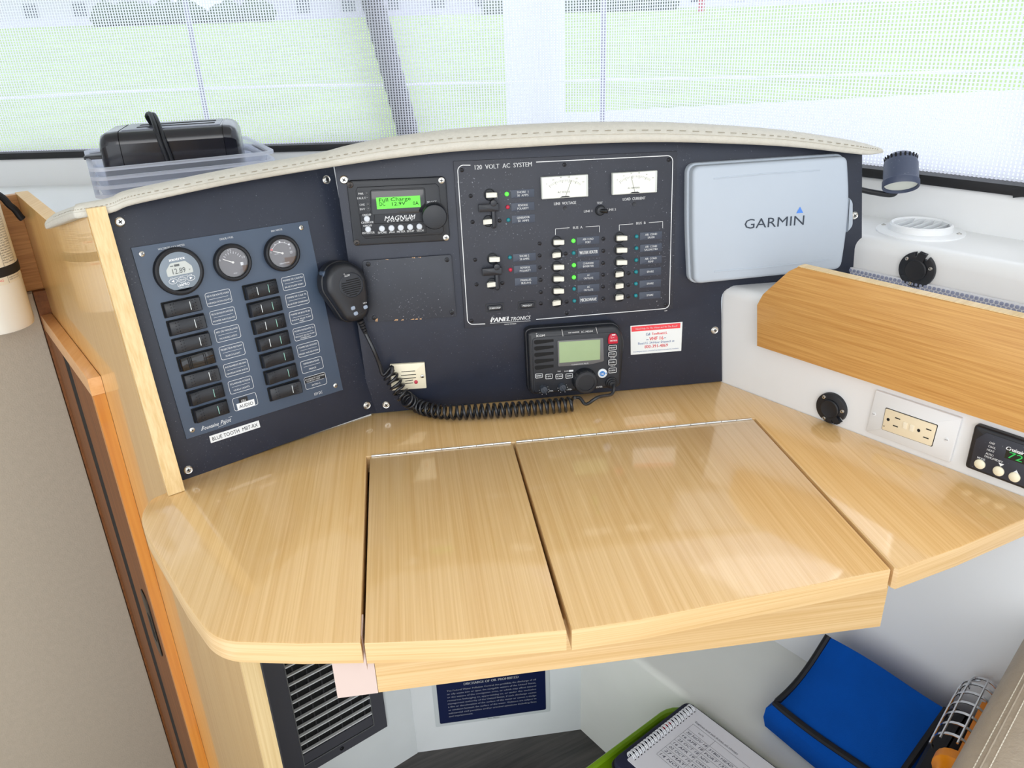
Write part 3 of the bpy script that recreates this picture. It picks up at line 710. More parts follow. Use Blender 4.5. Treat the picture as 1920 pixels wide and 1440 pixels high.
# rocker meshes: convex body, raised dots at both ends, marker bars
SW, SH = 0.0465, 0.0188
def rocker_profile(on):
    s = -1 if on else 1
    return [(-SW/2, 0), (-SW/2, 0.0075-0.002*s), (-SW/2+0.0015, 0.0090-0.002*s), (-SW*0.18, 0.0078-0.0004*s), (SW*0.12, 0.0076+0.0004*s), (SW/2-0.0015, 0.0090+0.002*s), (SW/2, 0.0075+0.002*s), (SW/2, 0)]
def top_z(pr, x):
    for (x0, a), (x1, c) in zip(pr[2:6], pr[3:6]):
        if x0 <= x <= x1: return a+(c-a)*(x-x0)/(x1-x0)
    return pr[2][1]
M_mark = mat('marker_white', (214, 220, 222), rough=0.5); M_markg = mat('marker_green', (150, 205, 190), rough=0.5)
RK = {}
def rocker_meshes(kind):
    if kind in RK: return RK[kind]
    pr = rocker_profile(kind != 'off')
    b = B(); b.sweep([((0, -SH/2+0.0004, 0), (1, 0, 0), (0, 0, 1)), ((0, -SH/2+0.001, 0), (1, 0, 0), (0, 0, 1)), ((0, SH/2-0.001, 0), (1, 0, 0), (0, 0, 1)), ((0, SH/2-0.0004, 0), (1, 0, 0), (0, 0, 1))],
                      [[(x*0.985, z*0.93) for x, z in pr], pr, pr, [(x*0.985, z*0.93) for x, z in pr]])
    body = b.mesh('rocker', M_plastg if kind == 'blank' else M_plast, ang=0.8)
    d = B(); marks = []
    if kind == 'blank':
        for x in (-0.0125, -0.0103, -0.0081): d.line((x, -SH*0.42), (x, SH*0.42), 0.0011, top_z(pr, x)+0.0006)
        for x in (0.009, 0.0115): d.line((x, -SH*0.42), (x, SH*0.42), 0.0006, top_z(pr, x)+0.0004)
    else:
        for ex in (-0.0150, -0.0112, 0.0128, 0.0164):
            for j in range(4):
                y = -SH*0.33+SH*0.22*j + (0.0006 if ex in (-0.0112, 0.0164) else 0); zt = top_z(pr, ex)
                d.lathe([(0.00075, zt-0.0003), (0.0006, zt+0.0006), (0.0002, zt+0.0009)], ex, y, n=6)
    dm = d.mesh('dots', M_dark if kind == 'blank' else M_plast)
    mk = B(); x = 0.0092; mk.line((x, -SH*0.30), (x, SH*0.30), 0.0009, top_z(pr, x)+0.0004)
    m1 = mk.mesh('marker', M_mark)
    mk = B(); x = -0.0072; mk.line((x, -SH*0.30), (x, SH*0.30), 0.0009, top_z(pr, x)+0.0004); m2 = mk.mesh('marker', M_mark)
    mk = B(); x = 0.0092; mk.line((x, -SH*0.30), (x, SH*0.30), 0.0008, top_z(pr, x)+0.0004); m3 = mk.mesh('marker', M_markg)
    hs = B(); hs.outline(rr_pts(0, 0, SW+0.003, SH+0.0022, 0.001, 2), 0.0014, 0.0015, 0.0); hm = hs.mesh('bezel', M_dark)
    RK[kind] = (body, dm, m1, m2, m3, hm); return RK[kind]
def rocker(u, v, kind, label=None):
    me = rocker_meshes(kind)
    r = share(me[0], 'rocker_switch', dct, (u, v, TP), 0, label)
    d = share(me[1], 'dots', r)
    if kind != 'blank': d['kind'] = 'stuff'
    share(me[5], 'bezel', r)
    if kind == 'off': share(me[2], 'marker', r)
    if kind == 'on': share(me[3], 'marker', r); share(me[4], 'marker', r)
    if kind == 'mid': share(me[4], 'marker', r)
def lerp(a, c, t): return (a[0]+(c[0]-a[0])*t, a[1]+(c[1]-a[1])*t)
la, lb = q(200, 210, o=TP+0.006), q(405, 955, o=TP+0.006); ra, rb_ = q(762, 88, o=TP+0.006), q(933, 805, o=TP+0.006)
for i, k in enumerate(('off', 'off', 'off', 'blank', 'off', 'mid', 'mid')): u, v = lerp(la, lb, i/6); rocker(u, v, k, 'glossy blank rocker with grooves' if k == 'blank' else None)
for i, k in enumerate(('on', 'on', 'on', 'on', 'mid', 'mid', 'off')): u, v = lerp(ra, rb_, i/6); rocker(u, v, k)
# printed label boxes
lc, ld = q(454, 145), q(643, 883); rc, rd_ = q(986, 34), q(1142, 735)
LW, LH = 0.0345, 0.0190
def dlabel(u, v, l1, l2, l3=None, patch=None):
    b = B(); z = TP+0.0003
    b.outline(rr_pts(u, v, LW, LH, 0.0028, 4), 0.0005, z); b.line((u-LW*0.38, v), (u+LW*0.38, v), 0.00035, z)
    if l1: T(b, l1, u, v+LH*0.25, 0.0023, z, width=min(0.030, 0.0019*len(l1)))
    if l3: T(b, l2, u, v-LH*0.19, 0.0021, z, width=min(0.030, 0.0018*len(l2)), bold=0.012); T(b, l3, u, v-LH*0.36, 0.0021, z, width=0.0018*len(l3), bold=0.012)
    elif l2: T(b, l2, u, v-LH*0.26, 0.0023, z, width=min(0.031, 0.0019*len(l2)), bold=0.012)
    return b.obj('label', M_ink, dct, smooth=False)
ll = [('FEUX DE ROUTE VOILE', 'NAVIGATION LIGHTS'), ('FEUX DE ROUTE MOTEUR', 'POWER NAV LIGHTS'), ('FEU DE MOUILLAGE', 'MOORING LIGHT'), ('PROJECTEUR DE PONT', 'SEARCHLIGHT'), ('INSTRUMENTS DE NAV', 'NAVIGATION INSTR'), ('ECLAIRAGE COQUE', 'HULLS LIGHTS')]
for i, (a, c) in enumerate(ll): u, v = lerp(lc, ld, i/6); dlabel(u, v, a, c)
rl = [('POMPE DE CALE Bd', 'BILGE PUMP PORT'), ('POMPE DE CALE Tb', 'BILGE PUMP STARBOARD'), ('POMPE DE BOUTE Bd', 'ENGINE BILGE PUMP', 'PORT'), ('POMPE DE BOUTE Tb', 'ENGINE BILGE PUMP', 'STARBOARD'), ('POMPE EAU DOUCE', 'FRESH WATER PUMP'), ('REFRIGERATEUR', 'FRIDGE')]
for i, a in enumerate(rl): u, v = lerp(rc, rd_, i/6); dlabel(u, v, *a)
u, v = rd_; dlabel(u, v, None, 'EXTRA 2')
b = B(); b.rrect(u, v+LH*0.24, LW*0.96, LH*0.42, 0.0004, TP, TP+0.0005); o = b.obj('label_tape', M_inkk, dct, 'black tape over the top of a label')
b = B(); T(b, 'ECLAIRAGE DE COURTOISIE', u, v+LH*0.31, 0.0021, TP+0.0008, width=0.031, bold=0.01); T(b, 'COURTESY LIGHT', u-0.003, v+LH*0.15, 0.0021, TP+0.0008, width=0.022, bold=0.01); b.obj('print', M_ink, o, smooth=False)
u, v = ld; dlabel(u, v, None, None)
b = B(); b.rrect(u-0.002, v+LH*0.16, 0.0125, 0.0085, 0.0002, TP, TP+0.0006); o = b.obj('label_tape', M_inkk, dct, 'black tape reading CELL')
b = B(); T(b, 'CELL', u-0.002, v+LH*0.14, 0.0032, TP+0.0009, width=0.007); b.obj('print', M_ink, o, smooth=False)
b = B(); b.rrect(u, v-LH*0.24, 0.0255, 0.0098, 0.0003, TP, TP+0.0008); o = b.obj('label_tape', mat('label_white', (236, 238, 240), rough=0.4), dct, 'white tape reading AUDIO')
b = B(); T(b, 'AUDIO', u, v-LH*0.24, 0.0050, TP+0.0011, width=0.0205); b.obj('print', M_inkk, o, smooth=False)
b = B(); z = TP+0.0003
for st, p, zz, wd in (('VOLTMETRE / VOLTMETER', (408, 282), z2, 0.034), ('GASOIL / FUEL', (868, 208), z2, 0.019), ('EAU / WATER', (1290, 141), z2, 0.0165)):
    u, v = q(*p, zz); T(b, st, u, v, 0.0026, z, width=wd, bold=0.012)
u, v = q(1162, 822); T(b, '12V DC', u, v, 0.0040, z, width=0.0130)
u, v = q(440, 1045); T(b, 'Fountaine', u-0.009, v+0.0005, 0.0052, z, width=0.0225, shear=0.35); T(b, 'Pajot', u+0.0125, v+0.001, 0.0058, z, width=0.0145, shear=0.35)
b.line((u-0.022, v-0.0022), (u-0.018, v+0.0042), 0.0005, z); b.line((u+0.001, v-0.0045), (u+0.0125, v-0.0030), 0.0004, z); b.line((u+0.018, v+0.0044), (u+0.023, v+0.0050), 0.0004, z)
b.obj('lettering', M_ink, dct, smooth=False)
# tape under the panel
f = PL.at(*z3(571, 1095)); o = thing('label_tape', 'white tape strip reading BLUE TOOTH MBT-RX below the slate switch panel', 'label', f.M())
u0, v0 = f.uv(*z3(338, 1170)); u1, v1 = f.uv(*z3(803, 1020))
rotz = math.atan2(v1-v0, u1-u0)
b = B(); b.rrect(0, 0, 0.072, 0.0105, 0.0003, 0.0002, 0.0010); tt = b.obj('tape', MATS['label_white'], o); tt.rotation_euler = (0, 0, rotz)
b = B(); T(b, 'BLUE TOOTH  MBT-RX', 0, 0, 0.0056, 0.0013, width=0.066); tt = b.obj('print', M_inkk, o, smooth=False); tt.rotation_euler = (0, 0, rotz)

# --- round gauges
def gauge(name, px, py, rad, label):
    fr_ = PL.at(px, py, TP); fr_ = Plane(PL.hit(px, py, 0.011)-PL.n*(0.011-TP), PL.u, PL.v)
    t = thing(name, label, 'gauge', fr_.M())
    b = B(); b.lathe([(rad, 0), (rad, 0.006), (rad*0.97, 0.0085), (rad*0.90, 0.0098), (rad*0.82, 0.0092), (rad*0.77, 0.0062), (rad*0.77, 0.003)], n=44, cap1=False); b.obj('bezel', M_rubber, t)
    return t
c0 = z2(478, 487); t = gauge('battery_monitor', *c0, 0.0315, 'round digital battery monitor at the upper left of the slate panel')
b = B(); pts = [(0.0258*math.cos(a), max(-0.0228, 0.0258*math.sin(a))) for a in [2*PI*i/48 for i in range(48)]]
b.prism(pts, 0.002, 0.0088, 0.0005); b.obj('face', mat('monitor_face', (128, 140, 152), rough=0.4), t)
b = B(); b.prism(round_poly([(-0.0165, -0.004), (0.0165, -0.004), (0.0165, 0.0045), (0.0095, 0.0125), (-0.0095, 0.0125), (-0.0165, 0.0045)], 0.0015, 3), 0.0085, 0.0091); b.obj('display', mat('lcd_grey', (196, 200, 196), rough=0.15), t)
b = B(); z = 0.0094
T(b, '12.89', -0.001, 0.0015, 0.0070, z, width=0.0165); T(b, 'V', 0.0125, 0.0005, 0.0020, z); b.rrect(-0.002, 0.0088, 0.0065, 0.0028, 0.0003, 0.0091, 0.0093); b.rrect(-0.0085, 0.0086, 0.004, 0.0012, 0.0001, 0.0091, 0.0093)
b.obj('digits', mat('lcd_ink', (92, 96, 98), rough=0.6), t, smooth=False)
b = B(); z = 0.0092
T(b, 'xantrex', 0, 0.0170, 0.0042, z, width=0.0205, bold=0.035); T(b, 'LinkPRO', 0.0005, -0.0170, 0.0038, z, width=0.0150, bold=0.02); T(b, 'battery monitor', 0.0005, -0.0205, 0.0012, z, width=0.0125); T(b, 'reset / synchronize', 0, -0.0061, 0.0014, z, width=0.0180)
T(b, 'MENU', 0, -0.0107, 0.0021, z, width=0.0072)
for x in (-0.0115, 0, 0.0115): b.outline([(x+0.0054*math.cos(a), -0.0107+0.0036*math.sin(a)) for a in [2*PI*i/24 for i in range(24)]], 0.00045, z)
for s in (-1, 1): b.flat([(s*0.0137, -0.0107), (s*0.0100, -0.0089), (s*0.0100, -0.0125)], z)
b.pline([(-0.0135, -0.0082), (-0.0135, -0.0061), (-0.0105, -0.0061)], 0.0003, z); b.pline([(0.0135, -0.0082), (0.0135, -0.0061), (0.0105, -0.0061)], 0.0003, z)
b.obj('lettering', mat('bright_ink', (245, 246, 248), rough=0.5), t, smooth=False)
M_dial = mat('dial_grey', (92, 88, 92), rough=0.5); M_gglass = pane_mat('gauge_glass', (250, 250, 252), 0.12)
def dial(t, rad, needle_a, ticks, texts, red=None):
    b = B(); b.cyl(0, 0, rad*0.76, 0.002, 0.004, 0, 36); b.obj('dial', M_dial, t)
    b = B(); z = 0.0044
    for a, ln, tw in ticks:
        r0 = rad*0.58; b.line((r0*math.cos(a), r0*math.sin(a)), ((r0-ln)*math.cos(a), (r0-ln)*math.sin(a)), tw, z)
    for st, x, y, h in texts: T(b, st, x, y, h, z)
    b.obj('lettering', M_ink, t, smooth=False)
    b = B(); n = V3((math.cos(needle_a), math.sin(needle_a), 0)); m_ = V3((-n.y, n.x, 0))*0.0007
    b.prism([(m_.x, m_.y), (-m_.x, -m_.y), (n.x*rad*0.55-m_.x*0.6, n.y*rad*0.55-m_.y*0.6), (n.x*rad*0.55+m_.x*0.6, n.y*rad*0.55+m_.y*0.6)], 0.0052, 0.0057); b.cyl(0, 0, 0.0016, 0.004, 0.006, 0.0004, 12); b.obj('needle', mat('needle_white', (240, 238, 232), rough=0.4), t)
    b = B(); b.lathe([(rad*0.775, 0.0070), (rad*0.5, 0.0076), (0.0002, 0.0078)], n=36, cap0=False); b.obj('glass', M_gglass, t)
t = gauge('fuel_gauge', *z2(930, 412), 0.0255, 'round fuel gauge in the middle of the gauge row')
dg = PI/180
dial(t, 0.0255, 152*dg, [(150*dg, 0.0030, 0.0006)]+[(a*dg, 0.0022 if i % 2 else 0.0032, 0.0006) for i, a in enumerate((135, 120, 105, 90, 75, 60, 45))]+[(30*dg, 0.0030, 0.0006)],
     [('1/2', -0.001, 0.0170, 0.0030), ('1/1', 0.0155, 0.0045, 0.0030), ('0', -0.0165, 0.0060, 0.0028), ('VDO', 0, -0.0150, 0.0016)])
b = B(); b.rrect(0.0115, -0.0040, 0.0032, 0.0044, 0.0004, 0.004, 0.0044); b.line((0.0138, -0.006), (0.0138, -0.002), 0.0004, 0.0044); b.obj('pump_symbol', M_ink, t, smooth=False)
t = gauge('water_gauge', *z2(1345, 335), 0.0255, 'round water gauge at the right end of the gauge row')
dial(t, 0.0255, 158*dg, [], [('E', -0.0158, 0.004, 0.0022), ('F', 0.0130, 0.0048, 0.0028), ('VERATRON', 0, -0.0140, 0.0020), ('WATER', -0.0085, 0.0005, 0.0013)])
b = B(); z = 0.0044
b.pline([(0.0150*math.cos(a*dg), 0.0150*math.sin(a*dg)) for a in range(40, 150, 6)], 0.0005, z)
for a in (145, 120, 65): b.line((0.0150*math.cos(a*dg), 0.0150*math.sin(a*dg)), (0.0168*math.cos(a*dg), 0.0168*math.sin(a*dg)), 0.0007, z)
for a in (92, 40): b.rrect(0.0160*math.cos(a*dg), 0.0160*math.sin(a*dg), 0.0022, 0.0024, 0.0002, 0.004, 0.0045)
for k in range(3): b.line((0.0112, 0.0005-0.0014*k), (0.0150, 0.0005-0.0014*k), 0.0004, z)
b.obj('scale', M_ink, t, smooth=False)
b = B(); b.rrect(0.0162*math.cos(152*dg), 0.0162*math.sin(152*dg), 0.0030, 0.0026, 0.0004, 0.004, 0.0046); b.obj('red_mark', mat('gauge_red', (226, 90, 90), rough=0.5), t)

# ================================================================== INVERTER REMOTE
z4 = zm(610, 290, 300/1309)
ir = PM.at(*z4(596, 462)); irt = thing('inverter_remote', 'black inverter remote with a green lit display and large knob', 'control panel', ir.M())
def qi(x, y, o=0.010): return ir.uv(*z4(x, y), o)
oc = round_poly([qi(170, 213, 0.006), qi(985, 178, 0.006), qi(1022, 706, 0.006), qi(232, 748, 0.006)], 0.008, 5)
b = B(); b.prism(oc, 0.0003, 0.0065, 0.0025); b.obj('body', M_plast, irt)
oi = [qi(*p) for p in ((215, 262), (240, 292), (905, 262), (955, 300), (962, 640), (935, 668), (315, 694), (290, 660))]
oi = [qi(*p) for p in ((262, 268), (905, 238), (930, 262), (968, 628), (950, 655), (330, 690), (300, 660), (248, 300))]
b = B(); b.prism(oi, 0.006, 0.0095, 0.0012); b.obj('front', M_plast, irt)
for p in ((203, 247), (950, 210), (988, 678), (257, 720)): u, v = qi(*p, 0.0065); screw(irt, u, v, 0.0062, 0.0047, mat('screw_dark', (70, 66, 64), rough=0.3, metal=0.9) if p[0] < 900 else M_steel, False)
b = B(); cc = [qi(*p, 0.011) for p in ((375, 300), (800, 281), (812, 292), (818, 462), (806, 472), (385, 492))]; b.prism(cc, 0.009, 0.0112, 0.0006); wb = b.obj('display_bezel', M_plastg, irt)
b = B(); cc = [qi(*p, 0.0115) for p in ((414, 352), (773, 334), (781, 428), (424, 447))]; b.prism(cc, 0.011, 0.0115)
b.obj('display', mat('lcd_green', (96, 206, 62), rough=0.2, emit=(96, 214, 60), estr=0.22), irt, 'lit green display')
b = B(); z = 0.0118
def ti(b, st, x, y, h, al='C', wd=None, **k): u, v = qi(x, y, 0.0115); T(b, st, u, v, h, z, al, wd, **k)
sc4 = 0.000212
ti(b, 'Full Charge', 440, 372, 0.0052, 'L', 213*sc4); ti(b, 'DC', 443, 405, 0.0052, 'L', 38*sc4); ti(b, '12.9V', 545, 403, 0.0052, 'L', 92*sc4); ti(b, '0A', 717, 397, 0.0052, 'L', 38*sc4)
b.obj('digits', mat('lcd_dark', (4, 22, 8), rough=0.8), irt, smooth=False)
b = B(); z = 0.0100
for st, x, y in (('PWR', 290, 320), ('FAULT', 296, 357), ('CHG', 300, 410), ('INV', 304, 447)): ti(b, st, x, y, 0.0030, 'C', 0.0024*len(st), bold=0.012)
for st, x, y, wd in (('ON/OFF', 338, 494, 60), ('CHARGER', 344, 555, 84), ('ON/OFF', 346, 582, 60), ('INVERTER', 353, 640, 84), ('SHORE', 466, 638, 60), ('AGS', 545, 634, 38), ('METER', 620, 630, 56), ('SETUP', 697, 626, 50), ('TECH', 775, 622, 48), ('SELECT', 872, 388, 66)): ti(b, st, x, y, 0.0030, 'C', wd*sc4, bold=0.015)
ti(b, 'MAGNUM', 605, 516, 0.0066, 'C', 205*sc4, bold=0.0, shear=0.3); ti(b, 'E N E R G Y', 612, 540, 0.0024, 'C', 180*sc4, shear=0.2); ti(b, 'DIMENSIONS', 690, 520, 0.0018, 'C', 50*sc4)
b.obj('lettering', M_ink, irt, smooth=False)
b = B(); b.pline([qi(*p, 0.0098) for p in ((283, 488), (390, 482), (403, 500), (398, 562), (410, 566), (800, 548), (822, 575), (826, 640), (310, 668), (300, 655), (283, 488))], 0.0006, 0.0099); b.pline([qi(*p, 0.0098) for p in ((372, 485), (368, 300), (380, 288), (800, 270), (815, 282), (820, 468), (395, 490))], 0.0006, 0.0099); b.obj('groove', M_dark, irt, smooth=False)
M_btn = mat('button_grey', (206, 212, 220), rough=0.4)
bm_ = B(); bm_.lathe([(0.0044, 0), (0.0044, 0.0012), (0.0036, 0.0022), (0.0004, 0.0026)], n=18); bme = bm_.mesh('button', M_btn)
for p in ((340, 525), (350, 611), (463, 605), (541, 601), (617, 597), (694, 592), (770, 588)): u, v = qi(*p); share(bme, 'button', irt, (u, v, 0.0093))
bm_ = B(); bm_.lathe([(0.0034, 0), (0.0034, 0.0006), (0.0020, 0.0006), (0.0018, 0.0012), (0.0002, 0.0016)], n=14); lme = bm_.mesh('lamp', M_plastg)
for p in ((340, 317), (344, 354), (350, 408), (353, 444)): u, v = qi(*p); share(lme, 'lamp', irt, (u, v, 0.0093))
u, v = qi(893, 508, 0.022); rk = 0.0183
b = B(); b.lathe([(rk*1.08, 0), (rk*1.08, 0.001), (rk, 0.002), (rk, 0.013), (rk*0.93, 0.0155), (rk*0.7, 0.0165), (0.0004, 0.0168)], n=40); o = b.obj('knob', M_plast, irt); o.location = (u, v, 0.0093)

# --- blank cover plate with chipped edges
pp = PM.at(*z4(690, 1095)); pt = thing('cover_plate', 'blank black cover plate with chipped edges below the inverter remote', 'plate', pp.M())
def qp(x, y, o=0.004): return pp.uv(*z4(x, y), o)
oc = round_poly([qp(303, 868), qp(1032, 818), qp(1073, 1326), qp(345, 1372)], 0.004, 4)
b = B(); b.prism(oc, 0.0003, 0.004, 0.0005); b.obj('plate', mat('plate_black', (50, 54, 64), rough=0.5, dust=0.7, noise=0.12, nscale=25), pt)
for p in ((350, 895), (995, 860), (1035, 1290), (400, 1335)): u, v = qp(*p); screw(pt, u, v, 0.0038, 0.0036, M_plast, False)
b = B(); rnd = random.Random(3)
def chips(x0, y0, x1, y1, n, hmax):
    for i in range(n):
        t0 = rnd.random(); L_ = 0.02+0.06*rnd.random(); h = hmax*(0.3+0.7*rnd.random())
        p = lerp((x0, y0), (x1, y1), t0); s = lerp((x0, y0), (x1, y1), min(1, t0+L_)); m_ = lerp(p, s, 0.3+0.4*rnd.random())
        b.flat([qp(*p), qp(*s), qp(m_[0]+6, m_[1]-h), qp(m_[0]-6, m_[1]-h*0.8)], 0.0042)
chips(480, 1362, 830, 1345, 9, 12); chips(640, 846, 780, 836, 4, -10); chips(370, 1370, 430, 1366, 3, 30); chips(490, 856, 560, 852, 2, -6)
b.obj('chipped_edge', mat('bare_wood', (208, 166, 124), rough=0.8), pt, 'bare wood showing through chipped edge', smooth=False)

# ================================================================== 120 VOLT AC BREAKER PANEL
z5 = zm(840, 280, 440/1864)
ac = PM.at(*z5(930, 740)); act = thing('breaker_panel', 'large black 120 volt breaker panel with white toggles and two meters', 'breaker panel', ac.M())
AT = 0.003
def qa(x, y, o=AT): return ac.uv(*z5(x, y), o)
KA = 0.000132*1.36     # metres per zoomed pixel, across the panel
c4 = [qa(42, 95), qa(1822, 14), qa(1785, 1264), qa(134, 1424)]
KA = (c4[1][0]-c4[0][0])/1780
b = B(); b.prism(c4, 0.0003, AT, 0.0006); b.obj('face_plate', M_blackac, act)
b = B(); z = AT+0.0003
TL, TR, BR, BL = qa(74, 128), qa(1786, 48), qa(1757, 1262), qa(157, 1393)
def arc(c, a0, a1, r=0.009): return [(c[0]+r*math.cos(a0+(a1-a0)*i/6), c[1]+r*math.sin(a0+(a1-a0)*i/6)) for i in range(7)]
r_ = 0.0085
b.pline([qa(178, 126)]+arc((TL[0]+r_, TL[1]-r_), PI/2, PI, r_)+arc((BL[0]+r_, BL[1]+r_), PI, 1.5*PI, r_)+[qa(295, 1386)], 0.0011, z)
b.pline([qa(700, 101)]+arc((TR[0]-r_, TR[1]-r_), PI/2, 0, r_)+arc((BR[0]-r_, BR[1]+r_), 0, -PI/2, r_)+[qa(700, 1351)], 0.0011, z)
b.pline([qa(853, 680), qa(853, 632), qa(965, 622)], 0.0006, z); b.pline([qa(1093, 616), qa(1203, 608), qa(1203, 658)], 0.0006, z)
b.pline([qa(1360, 645), qa(1360, 600), qa(1470, 592)], 0.0006, z); b.pline([qa(1595, 582), qa(1705, 573), qa(1705, 625)], 0.0006, z)
b.line(qa(335, 1382), qa(655, 1361), 0.0005, z)
def ta(st, x, y, h, wd=None, **k): u, v = qa(x, y); T(b, st, u, v, h*KA, z, k.pop('al', 'C'), None if wd is None else wd*KA, **k)
ta('120  VOLT  AC  SYSTEM', 440, 130, 34, 446, bold=0.012); ta('LINE  VOLTAGE', 930, 427, 22, 178, bold=0.015); ta('LOAD  CURRENT', 1478, 391, 22, 186, bold=0.015)
ta('TEST', 1205, 425, 18, 48, bold=0.012); ta('LINE 1', 1112, 491, 18, 66, bold=0.012); ta('LINE 2', 1300, 478, 18, 70, bold=0.012); ta('BUS  A', 1030, 620, 20, 78, bold=0.012); ta('BUS  B', 1532, 585, 20, 78, bold=0.012)
ta('PANEL', 415, 1350, 38, 158, shear=0.22, bold=0.04); ta('TRONICS', 572, 1341, 32, 166, shear=0.22); b.line(qa(338, 1367), qa(352, 1330), 0.0012, z)
ta('MIAMI, FLORIDA', 495, 1387, 9, 100); ta('220P', 1730, 1281, 9, 26)
b.obj('lettering', M_ink, act, smooth=False)
scp = [(110, 165), (925, 122), (1755, 82), (180, 370), (195, 577), (215, 877), (227, 1073), (187, 1362), (943, 1300), (1730, 1234), (728, 748), (728, 843), (730, 938), (735, 1038), (738, 1134), (738, 1224), (1234, 710), (1234, 806), (1232, 903), (1232, 996), (1232, 1090), (1234, 1186), (935, 828), (943, 1210), (1434, 984), (1432, 1077), (1432, 1168), (410, 566), (432, 1062)]
M_scrk = mat('screw_black', (34, 34, 40), rough=0.3, metal=0.4)
for p in scp: u, v = qa(*p); screw(act, u, v, AT, 0.0030, M_scrk, False)
for p in ((930, 468), (1478, 435)):
    u, v = qa(*p); bb = B(); bb.lathe([(0.0030, 0), (0.0030, 0.0006), (0.0024, 0.0004), (0.0003, 0.0004)], n=16); o = bb.obj('zero_adjuster', M_plast, act); o.location = (u, v, AT)
# breakers: round black barrel with a white paddle thrown right (on) or left (off)
bb = B(); bb.lathe([(0.0088, 0), (0.0088, 0.0009), (0.0080, 0.0013), (0.0072, 0.0005), (0.0003, 0.0003)], n=26); brl = bb.mesh('breaker', M_plast)
def paddle(on):
    s = 1 if on else -1; L_ = 0.0150 if on else 0.0118; bb = B()
    pr = [(-0.0045*s, 0), (0.0045*s, 0), (0.0105*s, 0.0085), (0.0093*s, 0.0108), (0.0035*s, 0.0092), (-0.0050*s, 0.0075), (-0.0058*s, 0.0055)] if on else [(0.0035, 0), (0.0052, 0.0060), (0.0046, 0.0078), (-0.0020, 0.0090), (-0.0072, 0.0112), (-0.0086, 0.0098), (-0.0045, 0)]
    bb.sweep([((0, -0.0034, 0), (1, 0, 0), (0, 0, 1)), ((0, -0.0030, 0), (1, 0, 0), (0, 0, 1)), ((0, 0.0030, 0), (1, 0, 0), (0, 0, 1)), ((0, 0.0034, 0), (1, 0, 0), (0, 0, 1))], [[(x*0.96, zz*0.96) for x, zz in pr], pr, pr, [(x*0.96, zz*0.96) for x, zz in pr]])
    return bb.mesh('toggle', M_toggle)
pon, poff = paddle(True), paddle(False)
br = [(332, 362, 1), (322, 572, 0), (356, 872, 1), (352, 1070, 0)] + [(866, y, s) for y, s in ((737, 1), (837, 0), (934, 1), (1028, 1), (1124, 1), (1216, 0))] + [(1366, y, s) for y, s in ((704, 1), (799, 1), (897, 1), (990, 0), (1082, 0), (1172, 0))]
for x, y, s in br:
    if x > 840 and x < 900 and not s: x = 868
    u, v = qa(x, y, AT+0.004); o = share(brl, 'breaker', act, (u, v, AT)); share(pon if s else poff, 'toggle', o)
# slide interlocks beside the two left pairs
for (x, y, y2) in ((355, 465, 590), (382, 972, 1085)):
    bb = B(); u, v = qa(x-32, y, 0.012); bb.rrect(u, v, 0.0300, 0.0112, 0.001, AT+0.0055, AT+0.0105, 0.001); u2, v2 = qa(x+5, y-40, 0.01); bb.cyl(u2, v2, 0.0048, AT, AT+0.0115, 0.001, 16)
    u3, v3 = qa(x+10, y2, 0.01); bb.rrect(u3, (v3+v)/2-0.003, 0.0060, abs(v-v3)+0.006, 0.0025, AT+0.001, AT+0.0095, 0.0022); bb.cyl(u3, v3-0.004, 0.0042, AT, AT+0.0035, 0.001, 14)
    bb.obj('slide_interlock', mat('lock_black', (30, 32, 40), rough=0.28), act)
# indicator lamps
LED = {'g': mat('led_green', (70, 222, 60), rough=0.2, emit=(80, 240, 60), estr=0.8), 'r': mat('led_red', (190, 44, 70), rough=0.2), 't': mat('led_teal', (30, 130, 140), rough=0.2)}
lme2 = {}
for k, m in LED.items():
    bb = B(); bb.lathe([(0.0031, 0), (0.0031, 0.0012), (0.0026, 0.0024), (0.0014, 0.0032), (0.0002, 0.0035)], n=14); lme2[k] = bb.mesh('indicator_lamp', m)
lw_ = 0
for x, y, k in [(468, 356, 'g'), (475, 460, 'r'), (480, 562, 't'), (493, 860, 't'), (497, 958, 'r'), (998, 728, 'g'), (1000, 825, 't'), (1002, 922, 'g'), (1002, 1018, 'g'), (1003, 1110, 't'), (1005, 1205, 't')] + [(1500-i*1.3, 693+94*i, 't') for i in range(6)]:
    u, v = qa(x, y, AT+0.002); share(lme2[k], 'indicator_lamp', act, (u, v, AT), 0, {'g': 'lit green lamp', 'r': 'red lamp', 't': 'unlit teal lamp'}[k])
M_name = mat('name_plate', (56, 64, 80), rough=0.4)
def nameplate(x, y, l1, l2=None, big=False, wd=186, hh=64):
    u, v = qa(x, y); bb = B(); bb.rrect(u, v, wd*KA, hh*KA, 0.0003, AT, AT+0.0006, 0.0002); o = bb.obj('name_plate', M_name, act)
    tb = B(); zz = AT+0.0009
    if big: T(tb, l1, u, v, 27*KA, zz, width=min(wd-26, 15*len(l1))*KA, bold=0.014)
    elif l2: T(tb, l1, u, v+12.5*KA, 17*KA, zz, width=11.2*len(l1)*KA, bold=0.012); T(tb, l2, u, v-12.5*KA, 17*KA, zz, width=11.2*len(l2)*KA, bold=0.012)
    else: T(tb, l1, u, v+2*KA, 17*KA, zz, width=11.6*len(l1)*KA, bold=0.012)
    tb.obj('print', M_ink, o, smooth=False)
